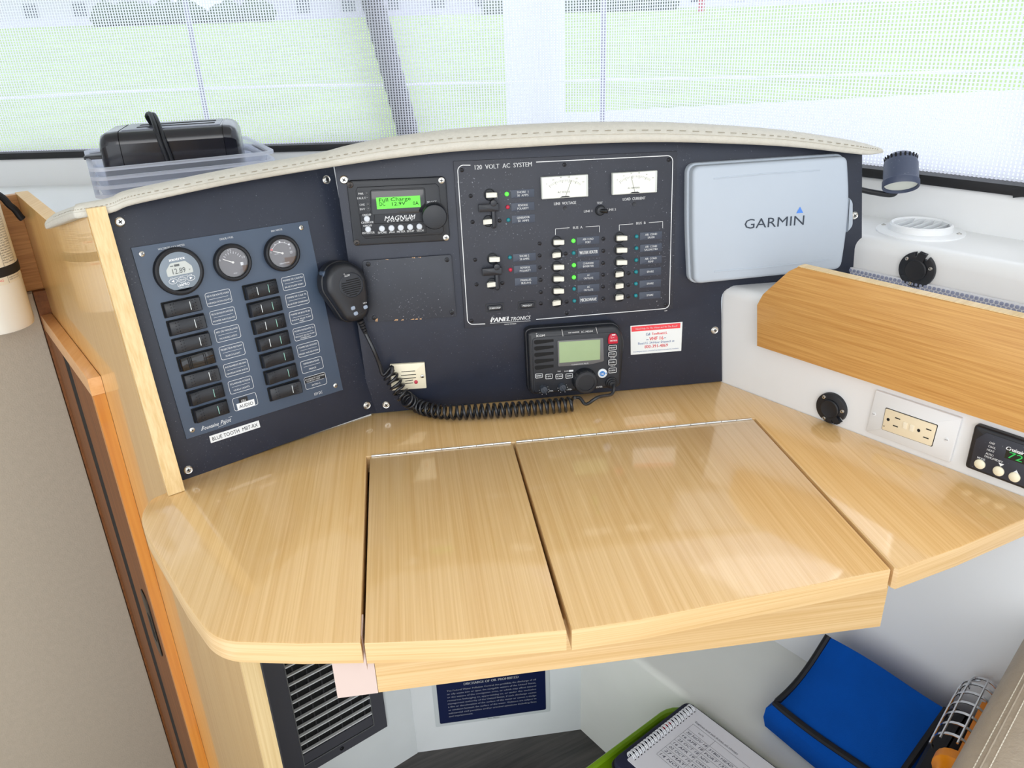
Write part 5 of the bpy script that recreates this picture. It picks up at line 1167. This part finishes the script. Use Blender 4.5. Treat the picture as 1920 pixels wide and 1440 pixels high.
nk = catmull([PM.hit(1560, 340, -0.05), PM.hit(1600, 352, -0.03), PM.hit(1640, 361, -0.02), PM.hit(1675, 364, -0.018), hc+V3((0.014, 0.026, -0.025)), hc+V3((0.012, 0.026, -0.008)), hc+V3((0.004, 0.014, 0.0))], 8)
b = B(); b.tube(nk, 0.0044, 10); wpart(b, 'neck', M_rubber, lmp)
b = B(); b.tube([PM.hit(1560, 340, -0.013), PM.hit(1560, 340, -0.055)], 0.009, 16); wpart(b, 'base', M_rubber, lmp)

# ================================================================== STACK OF CLEAR BINS, TOASTER
def frost_mat(name, rgb, op):
    m = bpy.data.materials.new(name); m.use_nodes = True; nt = m.node_tree
    for n in list(nt.nodes): nt.nodes.remove(n)
    out = nt.nodes.new('ShaderNodeOutputMaterial'); tr = nt.nodes.new('ShaderNodeBsdfTransparent'); tr.inputs[0].default_value = lin((248, 249, 252))
    d = nt.nodes.new('ShaderNodeBsdfDiffuse'); d.inputs[0].default_value = lin(rgb); t_ = nt.nodes.new('ShaderNodeBsdfTranslucent'); t_.inputs[0].default_value = lin(rgb)
    g = nt.nodes.new('ShaderNodeBsdfGlossy'); g.inputs['Roughness'].default_value = 0.15
    a = nt.nodes.new('ShaderNodeMixShader'); a.inputs[0].default_value = 0.5; nt.links.new(d.outputs[0], a.inputs[1]); nt.links.new(t_.outputs[0], a.inputs[2])
    c = nt.nodes.new('ShaderNodeMixShader'); c.inputs[0].default_value = 0.12; nt.links.new(a.outputs[0], c.inputs[1]); nt.links.new(g.outputs[0], c.inputs[2])
    e = nt.nodes.new('ShaderNodeMixShader'); e.inputs[0].default_value = op; nt.links.new(tr.outputs[0], e.inputs[1]); nt.links.new(c.outputs[0], e.inputs[2]); nt.links.new(e.outputs[0], out.inputs[0]); return m
M_bin = frost_mat('frosted_plastic', (232, 236, 248), 0.32)
M_rim = frost_mat('frosted_rim', (240, 243, 252), 0.60)
ZR = 1.10; FLp = level(ZR).hit(167, 318); FRp = level(ZR).hit(517, 283); BLp = level(ZR).hit(99, 286)
e1 = (FRp-FLp).normalized(); e2 = V3((-e1.y, e1.x, 0)); bw = (FRp-FLp).length; bd = (BLp-FLp).dot(e2)
ctr = FLp+e1*bw/2+e2*bd/2; BH = 0.0695
def bin_shell():
    b = B(); prev = None
    for z, ins in ((0.0, 0.034), (0.004, 0.030), (BH*0.55, 0.017), (BH-0.006, 0.008)):
        r = b.ring([(x, y, z) for x, y in rr_pts(0, 0, bw-2*ins, bd-2*ins, 0.03, 6)])
        if prev: b.bridge(prev, r)
        else: b.f.append(tuple(reversed(r)))
        prev = r
    return b.mesh('shell', M_bin)
def bin_rim():
    b = B(); prev = None
    for z, ins in ((BH-0.006, 0.008), (BH-0.004, 0.0065), (BH-0.004, 0.0), (BH-0.006, -0.001), (BH, -0.001), (BH+0.0004, 0.004), (BH-0.002, 0.008)):
        r = b.ring([(x, y, z) for x, y in rr_pts(0, 0, bw-2*ins, bd-2*ins, 0.03, 6)])
        if prev: b.bridge(prev, r)
        prev = r
    return b.mesh('rim', M_rim)
bsm, brm = bin_shell(), bin_rim()
blab = ['clear plastic bin at the bottom of the nested stack', 'clear plastic bin nested second from the bottom of the stack', 'clear plastic bin nested third from the bottom of the stack', 'clear plastic bin on top of the stack with the toaster in it']
for i in range(4):
    M = Matrix.Translation((ctr.x, ctr.y, ZR-BH-0.016*(3-i))) @ Matrix.Rotation(math.atan2(e1.y, e1.x), 4, 'Z')
    t = thing('storage_bin', blab[i], 'bin', M, 'nested clear storage bins'); share(bsm, 'shell', t); share(brm, 'rim', t)
ZTt = 1.150; tl, tr_, tb_ = level(ZTt).hit(176, 251), level(ZTt).hit(443, 234), level(ZTt).hit(160, 237)
f1 = (tr_-tl).normalized(); f2 = V3((-f1.y, f1.x, 0)); tw = (tr_-tl).length; td = max(0.12, (tb_-tl).dot(f2)); tz0 = ZR-BH+0.005; tht_ = ZTt-tz0
TM = Matrix(((f1.x, f2.x, 0, tl.x+f1.x*tw/2+f2.x*td/2), (f1.y, f2.y, 0, tl.y+f1.y*tw/2+f2.y*td/2), (0, 0, 1, tz0), (0, 0, 0, 1)))
toa = thing('toaster', 'glossy black two slot toaster sitting in the top clear bin', 'toaster', TM)
M_toast = mat('toaster_black', (20, 20, 30), rough=0.22, coat=0.4); M_toastt = mat('toaster_top', (92, 96, 112), rough=0.28, coat=0.3)
def yz_prof(wd, hh, r, ins=0.0):
    pts = [(-wd/2+ins, 0.004), (wd/2-ins, 0.004), (wd/2-ins, hh-r-ins)]
    pts += [(wd/2-ins-r+r*math.cos(a), hh-ins-r+r*math.sin(a)) for a in [PI/2*i/6 for i in range(7)]]
    pts += [(-wd/2+ins+r-r*math.sin(a), hh-ins-r+r*math.cos(a)) for a in [PI/2*i/6 for i in range(7)]]
    pts += [(-wd/2+ins, hh-r-ins)]
    return pts
def xsweep(b, xs, profs): b.sweep([((x, 0, 0), (0, 1, 0), (0, 0, 1)) for x in xs], profs)
b = B(); xsweep(b, (-tw/2+0.040, tw/2-0.028), yz_prof(td, tht_, 0.022)); b.obj('body', M_toast, toa)
b = B(); xsweep(b, (-tw/2, -tw/2+0.006, -tw/2+0.016, -tw/2+0.039), [yz_prof(td, tht_, 0.022, 0.016), yz_prof(td, tht_, 0.022, 0.006), yz_prof(td, tht_, 0.022, 0.001), yz_prof(td, tht_, 0.022, -0.0008)]); b.obj('end_cap', M_toast, toa)
b = B(); xsweep(b, (tw/2-0.027, tw/2-0.014, tw/2-0.005, tw/2), [yz_prof(td, tht_, 0.022, -0.0008), yz_prof(td, tht_, 0.022, 0.001), yz_prof(td, tht_, 0.022, 0.006), yz_prof(td, tht_, 0.022, 0.016)]); b.obj('end_cap', M_toast, toa)
b = B(); b.rrect(0.006, 0, tw-0.075, td-0.040, 0.004, tht_-0.002, tht_+0.0012, 0.0008); tp_ = b.obj('top_plate', M_toastt, toa, 'shiny grey top plate')
for y in (-0.022, 0.022): b = B(); b.rrect(0.012, y, tw-0.110, 0.018, 0.002, tht_-0.001, tht_+0.0016); b.obj('slot', M_dark, tp_)
b = B(); b.rrect(-tw/2-0.020, -0.01, 0.044, 0.034, 0.012, 0.062, 0.069, 0.003); b.obj('lever', M_plast, toa)
cx = -tw/2+tw*0.40
b = B(); b.tube(catmull([(cx-0.012, 0.018, tht_+0.001), (cx-0.016, 0.004, tht_+0.018), (cx-0.006, -0.020, tht_+0.024), (cx+0.004, -td*0.40, tht_+0.008), (cx+0.010, -td/2-0.006, tht_-0.018), (cx+0.016, -td/2-0.006, tht_*0.5), (cx+0.020, -td/2-0.006, 0.010)], 8), 0.0045, 8)
b.tube(catmull([(cx-0.004, 0.018, tht_+0.001), (cx-0.008, 0.004, tht_+0.017), (cx+0.001, -0.020, tht_+0.0225), (cx+0.012, -td*0.40, tht_+0.007), (cx+0.018, -td/2-0.006, tht_-0.018), (cx+0.024, -td/2-0.006, tht_*0.5), (cx+0.028, -td/2-0.006, 0.010)], 8), 0.0038, 8); b.obj('cord', M_rubber, toa)

# ================================================================== FIRE EXTINGUISHER
xe = PLE.hit(62, 586, 0.075); RX = 0.056
vd = (xe-CAM); vd.z = 0; vd.normalize(); sdv = V3((vd.y, -vd.x, 0))
ec = xe-sdv*RX; ec.z = PLE.hit(30, 606, 0.075).z-0.004
exq = thing('fire_extinguisher', 'white fire extinguisher with a printed label and black strap at the far left', 'fire extinguisher', Matrix.Translation(ec) @ Matrix.Rotation(math.atan2(-vd.y, -vd.x)+PI/2, 4, 'Z'))
M_ext = mat('ext_white', (236, 232, 220), rough=0.3, coat=0.4)
b = B(); b.lathe([(RX*0.86, 0.0), (RX*0.97, 0.003), (RX, 0.010), (RX, 0.27), (RX*0.94, 0.295), (RX*0.70, 0.315), (RX*0.32, 0.325), (RX*0.30, 0.345)], n=48); b.obj('cylinder', M_ext, exq)
b = B(); b.lathe([(RX*1.006, 0.088), (RX*1.006, 0.262)], n=64, cap0=False, cap1=False); b.obj('label_paper', mat('label_cream', (232, 224, 204), rough=0.5), exq)
def wrap(b, R_, st=0):
    for i in range(st, len(b.v)): v = b.v[i]; a = -PI/2 + v.x/R_; b.v[i] = V3((R_*math.cos(a), R_*math.sin(a), v.y))
    return b
b = B(); rn = random.Random(5)
words = ['DRY CHEMICAL', 'AIM AT BASE OF FIRE', 'SQUEEZE LEVER', 'SWEEP SIDE TO SIDE', 'HOLD UPRIGHT', 'PULL PIN', 'RECHARGE AFTER USE', 'KEEP AWAY FROM HEAT', 'INSPECT MONTHLY']
for i in range(30): T(b, rn.choice(words), 0.052, 0.124+0.0042*i, 0.0022, 0, 'C', 0.026)
for i in range(6): T(b, rn.choice(words), 0.052, 0.094+0.0036*i, 0.0020, 0, 'C', 0.024) if i < 2 else None
for s_, x, y, h in (('HOLD UPRIGHT', 0.010, 0.200, 0.006), ('STAND BACK', 0.012, 0.190, 0.005), ('SWEEP OVER', 0.016, 0.150, 0.005), ('SIDE TO SIDE', 0.016, 0.142, 0.005)): T(b, s_, x, y, h, 0, 'C', 0.042)
for y in (0.0895, 0.121, 0.2605): b.line((-0.05, y), (0.066, y), 0.0006, 0)
for x in (0.0375, 0.0665): b.line((x, 0.0895), (x, 0.2605), 0.0005, 0)
b.rrect(0.012, 0.127, 0.034, 0.010, 0.001, 0, 0)
b2 = B(); [b2.v.append(v) for v in b.v]; b2.f = b.f; wrap(b2, RX*1.012); b2.obj('label_print', M_inkk, exq, smooth=False)
b = B(); T(b, 'WARNING', 0.014, 0.096, 0.0038, 0, 'C', 0.03); T(b, 'KEEP BACK', 0.016, 0.137, 0.0034, 0, 'C', 0.03); wrap(b, RX*1.012); b.obj('red_print', M_red, exq, smooth=False)
b = B(); b.lathe([(RX*1.008, 0.101), (RX*1.03, 0.102), (RX*1.03, 0.117), (RX*1.008, 0.118)], n=48, cap0=False, cap1=False); b.obj('strap', M_rubber, exq)
b = B(); b.box(-0.016, 0.016, RX*0.98, RX+0.014, 0.05, 0.28); b.obj('bracket', M_rubber, exq)
hp = [PBD.hit(-60, 350, 0.06), PBD.hit(-20, 358, 0.055), PBD.hit(4, 370, 0.05), PBD.hit(17, 384, 0.047), PBD.hit(28, 393, 0.045), PBD.hit(37, 405, 0.043), PBD.hit(42, 410, 0.042)]
hp = catmull(hp, 6); b = B(); b.tube(hp, 0.0062, 10); wpart(b, 'hose', M_rubber, exq, 'black hose end')
b = B(); b.tube([V3(ec)+V3((0, 0, 0.345)), V3(ec)+V3((0, 0, 0.385))], 0.016, 16); b.tube([V3(ec)+V3((0, 0, 0.37)), hp[0]], 0.0062, 10); wpart(b, 'valve', M_rubber, exq)

# ================================================================== LOUVRED GRILLE AND SIGN under the table
vg = Plane(PVW.pt(-0.157, 0.28, 0), LD, UP); vgt = thing('vent_grille', 'charcoal louvred vent grille under the table beside the oak strip', 'grille', vg.M())
M_gr = mat('charcoal_metal', (84, 84, 92), rough=0.42, metal=0.2)
uo0, uo1, vo0, vo1 = -0.0920, 0.1045, 0.121-0.28, 0.435-0.28; ui0, ui1, vi0, vi1 = -0.058, 0.0775, 0.144-0.28, 0.418-0.28
b = B()
for (x0, x1, y0, y1) in ((uo0, ui0, vo0, vo1), (ui1, uo1, vo0, vo1), (ui0, ui1, vo0, vi0), (ui0, ui1, vi1, vo1)): b.rrect((x0+x1)/2, (y0+y1)/2, x1-x0, y1-y0, 0.0, 0.0004, 0.007, 0)
b.obj('frame', M_gr, vgt)
b = B(); b.outline([(ui0, vi0), (ui1, vi0), (ui1, vi1), (ui0, vi1)], -0.0016, 0.0082, 0.006); b.obj('inner_bead', mat('bead_grey', (150, 152, 154), rough=0.3, metal=0.6), vgt)
b = B(); b.rrect((uo0)-0.0087, (vo0+vo1)/2, 0.016, vo1-vo0, 0, 0.0004, 0.010); b.obj('flange', mat('flange_grey', (120, 118, 126), rough=0.4, metal=0.3), vgt)
b = B(); b.box(ui0, ui1, vi0, vi1, 0.0004, 0.0006); b.obj('backing', M_dark, vgt)
b = B(); b.box(ui0, ui1, vi0, vi0+0.022, 0.0006, 0.0058); b.obj('sill_plate', M_gr, vgt)
bl = B(); bl.sweep([((ui0, 0, 0), (0, 1, 0), (0, 0, 1)), ((ui1, 0, 0), (0, 1, 0), (0, 0, 1))], [(-0.0012, 0.0092), (0.0012, 0.0092), (0.0010, 0.0040), (-0.0006, 0.0040)]); blm = bl.mesh('louvre', mat('louvre_metal', (226, 228, 230), rough=0.4))
vb = bl = B(); bl.box(-0.0012, 0.0012, vi0+0.022, vi1, 0.0008, 0.0030); vbm = bl.mesh('blade', mat('blade_dark', (44, 44, 48), rough=0.5))
for i in range(13): share(blm, 'louvre', vgt, (0, vi0+0.030+0.0195*i, 0))
for i in range(6): share(vbm, 'blade', vgt, (ui0+0.012+0.0225*i, 0, 0))
screw(vgt, 0.012, vo0+0.0115, 0.007, 0.0040, M_scrk, False)
sg = Plane((0.0789, 1.1338, 0.1235), (1, 0, 0), UP); sgt = thing('warning_sign', 'navy discharge of oil placard on the white wall under the table', 'sign', sg.M())
b = B(); b.rrect(0, 0, 0.228, 0.122, 0.003, 0.0002, 0.0008); b.obj('film', mat('sign_film', (206, 212, 214), rough=0.5), sgt)
b = B(); b.rrect(0, 0, 0.2105, 0.1065, 0.003, 0.0008, 0.0016); b.obj('plate', mat('sign_navy', (6, 22, 66), rough=0.4), sgt)
b = B(); T(b, 'DISCHARGE OF OIL PROHIBITED', 0, 0.0425, 0.0058, 0.0019, 'C', 0.106, bold=0.02)
for i, s_ in enumerate(('The Federal Water Pollution Control Act prohibits the discharge of oil', 'or oily waste into or upon the navigable waters of the United States,', 'or the waters of the contiguous zone, or which may affect natural', 'resources belonging to, appertaining to, or under the exclusive', 'management authority of the United States, if such discharge causes', 'a film or discoloration of the surface of the water or causes a sludge', 'or emulsion beneath the surface of the water. Violators are subject to', 'substantial civil penalties and/or criminal sanctions including fines', 'and imprisonment.')):
    T(b, s_, -0.0865, 0.0300-0.0083*i, 0.0040, 0.0019, 'L', 0.173 if i < 8 else 0.047, bold=0.012)
b.obj('lettering', M_ink, sgt, smooth=False)
b = B(); T(b, 'West Marine', 0, -0.0567, 0.0024, 0.0012, 'C', 0.024, bold=0.02); b.obj('maker_mark', M_inkk, sgt, smooth=False)

# ================================================================== GREEN TRAY, FOLDER, NOTEBOOK
TZ = 0.290; C0 = level(TZ).hit(1262, 1316); gx, gy = 0.36, 0.30
C0 = rb+RD*(C0-rb).dot(RD)+RN*0.006; C0.z = 0
tc_ = C0+RN*gy/2+RD*gx/2
GM = Matrix(((RD.x, -RN.x, 0, tc_.x), (RD.y, -RN.y, 0, tc_.y), (0, 0, 1, 0.0), (0, 0, 0, 1)))
gt = thing('storage_tub', 'lime green plastic tub on the floor beside the white bench', 'tub', GM)
b = B(); prev = None
for z, ins in ((0.001, 0.030), (0.012, 0.022), (TZ-0.012, 0.003), (TZ-0.010, 0.0), (TZ-0.002, 0.0), (TZ, 0.002), (TZ, 0.007), (TZ-0.003, 0.010), (0.02, 0.030), (0.012, 0.04)):
    r = b.ring([(x, y, z) for x, y in rr_pts(0, 0, gx-2*ins, gy-2*ins, 0.045, 6)])
    if prev: b.bridge(prev, r)
    else: b.f.append(tuple(reversed(r)))
    prev = r
b.f.append(tuple(prev)); b.obj('body', mat('lime_plastic', (118, 160, 10), rough=0.4), gt)
NZ = 0.325
n0, n1, n2 = level(NZ).hit(1300, 1325), level(NZ).hit(1177, 1423), level(NZ).hit(1426, 1440)
yv = (n0-n1).normalized(); xv = V3((yv.y, -yv.x, 0)); pw = (n0-n1).length
if xv.dot(n2-n0) < 0: xv = -xv
NPl = Plane(n1, xv, yv)
MF = NPl.M()
fo = thing('folder', 'navy blue zip folder lying across the green tub under the notebook', 'folder', Matrix.Translation((0, 0, -0.0285)) @ MF)
M_navy = mat('navy_fabric', (20, 24, 52), rough=0.7, bump=0.2, bscale=600)
b = B(); b.prism(rr_pts(0.162, pw/2-0.004, 0.362, pw+0.026, 0.014, 5), -0.004, 0.0245, 0.007); b.obj('cover', M_navy, fo)
b = B(); b.tube([(x, y, 0.012) for x, y in rr_pts(0.162, pw/2-0.004, 0.364, pw+0.028, 0.014, 5)], 0.0022, 6, closed=True); b.obj('zip', mat('zip_black', (14, 14, 20), rough=0.5), fo)
b = B(); b.rrect(-0.006, pw*0.62, 0.006, 0.022, 0.002, 0.024, 0.0256, 0.0005); b.obj('red_tab', mat('tab_red', (200, 40, 60), rough=0.5), fo, 'red tab under the rings')
nb = thing('notebook', 'spiral notebook open at a handwritten log table on the navy folder', 'notebook', MF)
b = B(); b.box(0.0, 0.28, 0.0, pw, -0.0035, -0.0002); b.obj('pages', mat('page_edge', (206, 206, 212), rough=0.8), nb)
b = B(); b.box(0.0, 0.28, -0.001, pw+0.001, -0.0002, 0.0003); b.obj('page', mat('page_white', (226, 226, 232), rough=0.8), nb)
rg = B(); rg.tube([(0.004+0.0068*math.cos(a), 0, 0.0006+0.0062*math.sin(a)) for a in [2*PI*i/18 for i in range(18)]], 0.00075, 6, closed=True); rg.tube([(0.004+0.0068*math.cos(a), 0.0024, 0.0006+0.0062*math.sin(a)) for a in [2*PI*i/18 for i in range(18)]], 0.00075, 6, closed=True)
rgm = rg.mesh('ring', mat('ring_white', (236, 238, 242), rough=0.3)); nr = 21
for i in range(nr): share(rgm, 'ring', nb, (-0.0035, 0.006+(pw-0.014)*i/(nr-1), 0))
b = B()
for i in range(nr): b.cyl(0.0072, 0.0072+(pw-0.014)*i/(nr-1), 0.0019, 0.0003, 0.0006, 0, 10)
b.obj('punched_holes', M_dark, nb, smooth=False)
z5n = zm(1100, 1300, 360/1920)
def qn(x, y): return NPl.uv(*z5n(x, y))
b = B(); z = 0.0007
t0, t1 = qn(1065, 310), qn(600, 715); ty = t0[1]; tx0 = t0[0]; rowy = [ty, ty-0.0135, ty-0.0235, ty-0.0335, ty-0.0435, ty-0.0535, ty-0.0635, ty-0.0735, ty-0.0835]
for y in rowy: b.line((tx0, y), (0.275, y), 0.00035, z)
colx = [tx0, qn(1262, 500)[0], 0.20, 0.275]
for x in colx: b.line((x, ty), (x, rowy[-1]), 0.00035, z)
tq = qn(1265, 415); T(b, 'Engines and sail drives oil change', qn(1103, 275)[0], (qn(1103, 275)[1]+qn(1428, 568)[1])/2, 0.0028, z, 'L', 0.078, shear=0.15); b.line((qn(1103, 275)[0], tq[1]-0.0028), (qn(1103, 275)[0]+0.078, tq[1]-0.0028), 0.0003, z)
T(b, 'DATE', (colx[0]+colx[1])/2, ty-0.007, 0.0026, z); T(b, 'ENGINE HOURS', (colx[1]+colx[2])/2, ty-0.007, 0.0026, z)
b.obj('printed_table', mat('table_ink', (88, 88, 96), rough=0.8), nb, smooth=False)
b = B()
for i, (a, c) in enumerate((('30 NOV 18', 'STBD HEAD'), ('16 APR 18', 'PORT 1320'), ('23 OCT 18', 'NEW'), ('16 APR 19', 'CHANGED'), ('02 OCT 19', 'STBD'), ('27 MAY', 'PORT'), ('14 NOV', 'NEW OIL'))):
    y = rowy[i+1]-0.005; T(b, a, colx[0]+0.003, y, 0.0042, z, 'L', min(0.040, colx[1]-colx[0]-0.005), shear=0.3, rot=0.04); T(b, c, colx[1]+0.003, y, 0.0040, z, 'L', 0.0046*len(c), shear=0.3, rot=0.03)
b.obj('handwriting', mat('pen_ink', (50, 52, 74), rough=0.8), nb, smooth=False)

# ================================================================== BLUE BAG, POUCH, WORK LIGHT, SEAT
bA, bB_, bC, bD = level(0.42).hit(1553, 1193), level(0.352).hit(1453, 1320), level(0.352).hit(1672, 1481), level(0.42).hit(1776, 1328)
bag = wthing('cool_bag', 'royal blue fabric bag with black piping lying on the white bench', 'bag', (bA+bB_+bC+bD)/4)
M_blue = mat('blue_fabric', (0, 78, 172), rough=0.85, spec=0.15, noise=0.10, nscale=18, bump=0.25, bscale=900)
M_pipe = mat('black_piping', (14, 16, 24), rough=0.6)
n = 16; b = B(); rows = []
def bagp(s_, t_):
    p = (bA*(1-s_)+bD*s_)*(1-t_)+(bB_*(1-s_)+bC*s_)*t_
    p = p.copy(); p.z += 0.016*math.sin(PI*s_)*math.sin(PI*t_)-0.020*math.sin(PI*t_)*(1-s_)**2+0.003*math.sin(5*s_+3*t_)
    return p
for j in range(n+1): rows.append(b.ring([bagp(i/n, j/n) for i in range(n+1)]))
for a, c in zip(rows, rows[1:]): b.bridge(a, c, False)
wpart(b, 'flap', M_blue, bag)
cen = (bA+bB_+bC+bD)/4
per_ = [bagp(i/n, 0) for i in range(n)]+[bagp(1, j/n) for j in range(n)]+[bagp(1-i/n, 1) for i in range(n)]+[bagp(0, 1-j/n) for j in range(n)]
b = B(); prev = None
for k_, zf in ((0.0, 1.0), (0.012, 0.8), (0.014, 0.45), (0.010, 0.12), (-0.004, 0.0)):
    ring_ = []
    for p in per_:
        d = (p-cen); d.z = 0; d.normalize(); ring_.append(V3((p.x+d.x*k_, p.y+d.y*k_, ZB+0.0005+(p.z-0.002-ZB)*zf)))
    r = b.ring(ring_)
    if prev: b.bridge(prev, r)
    prev = r
b.f.append(tuple(prev)); wpart(b, 'body', M_blue, bag)
b = B(); b.tube([bagp(0, j/n)+V3((0, 0, 0.001)) for j in range(n+1)]+[bagp(i/n, 1)+V3((0, 0, 0.001)) for i in range(1, n+1)]+[bagp(1, 1-j/n)+V3((0, 0, 0.001)) for j in range(1, n+1)], 0.0052, 8); wpart(b, 'piping', M_pipe, bag)
ws0, ws1 = level(0.455).hit(1782, 1418), level(0.455).hit(1848, 1284)
po = (ws0+ws1)/2; pdir = (ws1-ws0).normalized(); pn = V3((-pdir.y, pdir.x, 0))
pou = wthing('pouch', 'black pouch squeezed between the blue bag and the taupe seat', 'pouch', (po.x, po.y, ZB))
b = B(); b.prism(rr_pts(0, 0.012, 0.22, 0.046, 0.016, 4), 0.0008, 0.125, 0.02); b.move(Matrix(((pdir.x, pn.x, 0, po.x-pdir.x*0.05), (pdir.y, pn.y, 0, po.y-pdir.y*0.05), (0, 0, 1, ZB), (0, 0, 0, 1)))); wpart(b, 'bag', mat('pouch_black', (14, 16, 26), rough=0.7), pou)
wl = thing('work_light', 'chrome caged orange work light wedged beside the taupe seat', 'work light', Matrix(((pdir.x, pn.x, 0, po.x), (pdir.y, pn.y, 0, po.y), (0, 0, 1, 0.455), (0, 0, 0, 1))))
Lw = (ws1-ws0).length; M_chr = mat('chrome', (214, 216, 220), rough=0.10, metal=1.0); rw = 0.025
b = B()
for i in range(7):
    x = -Lw/2+Lw*(i+0.5)/7; k_ = 1.0 if i < 5 else (0.92 if i == 5 else 0.7)
    b.sweep([((x, rw*k_*math.cos(a), rw*k_*math.sin(a)), (1, 0, 0), (0, math.cos(a), math.sin(a))) for a in [-0.5+(PI+0.6)*j/14 for j in range(15)]], [(-0.0022, -0.0006), (0.0022, -0.0006), (0.0022, 0.0006), (-0.0022, 0.0006)])
b.obj('cage', M_chr, wl)
for a in (0.15, 0.9, 1.7, 2.5):
    b = B(); b.tube(catmull([(-Lw/2, rw*1.02*math.cos(a), rw*1.02*math.sin(a)), (Lw*0.25, rw*1.02*math.cos(a), rw*1.02*math.sin(a)), (Lw*0.42, rw*0.8*math.cos(a), rw*0.8*math.sin(a)), (Lw*0.52, rw*0.3*math.cos(a), rw*0.3*math.sin(a))], 5), 0.0016, 6); b.obj('cage_wire', M_chr, wl)
M_org = mat('orange_plastic', (240, 146, 16), rough=0.4)
b = B(); b.sweep([((x, 0, 0), (0, 1, 0), (0, 0, 1)) for x in (-Lw/2, Lw*0.42)], [(-rw*0.95, -rw*0.9), (-rw*0.10, -rw*0.95), (-rw*0.10, -rw*0.80), (-rw*0.55, -rw*0.62), (-rw*0.62, rw*0.70), (-rw*0.90, rw*0.75), (-rw*1.16, rw*0.60)]); b.obj('shell', M_org, wl)
b = B(); b.lathe([(0.016, 0), (0.022, 0.004), (0.022, 0.018), (0.016, 0.026), (0.0135, 0.050), (0.0135, 0.13), (0.010, 0.14)], n=18); b.move(Matrix.Translation((-Lw/2, -0.006, -0.004)) @ Matrix.Rotation(-PI/2, 4, 'Y')); b.obj('handle', M_org, wl)
s1, s2 = level(0.62).hit(1922, 1165), level(0.62).hit(1764, 1440)
sd_ = (s1-s2).normalized(); sn = V3((sd_.y, -sd_.x, 0))
SM = Matrix(((sd_.x, sn.x, 0, s2.x), (sd_.y, sn.y, 0, s2.y), (0, 0, 1, 0.60), (0, 0, 0, 1)))
seat = thing('settee_seat', 'taupe leather seat with double stitched edge in the lower right corner', 'seat', SM)
b = B(); L0_, L1_ = -0.22, (s1-s2).length+0.015
prof = [(0.0, -0.58), (-0.001, -0.04), (0.003, -0.012), (0.012, 0.006), (0.026, 0.015), (0.05, 0.020), (0.12, 0.024), (0.30, 0.026), (0.34, 0.020), (0.352, -0.01), (0.352, -0.58)]
b.sweep([((x, 0, 0), (0, 1, 0), (0, 0, 1)) for x in (L0_, L1_)], prof); b.obj('cushion', M_seat, seat, ang=1.2)
b = B()
def stitch(b, y, zz):
    x = L0_
    while x < L1_-0.004: b.tube([(x, y, zz), (x+0.0042, y, zz)], 0.00065, 5); x += 0.0056
stitch(b, 0.0225, 0.0136); stitch(b, 0.0345, 0.0176); o = b.obj('stitching', M_thread, seat); o['kind'] = 'stuff'
b = B(); b.tube([(L0_, 0.0275, 0.0158), (L1_, 0.0275, 0.0158)], 0.0012, 6); b.obj('seam', M_seat, seat)
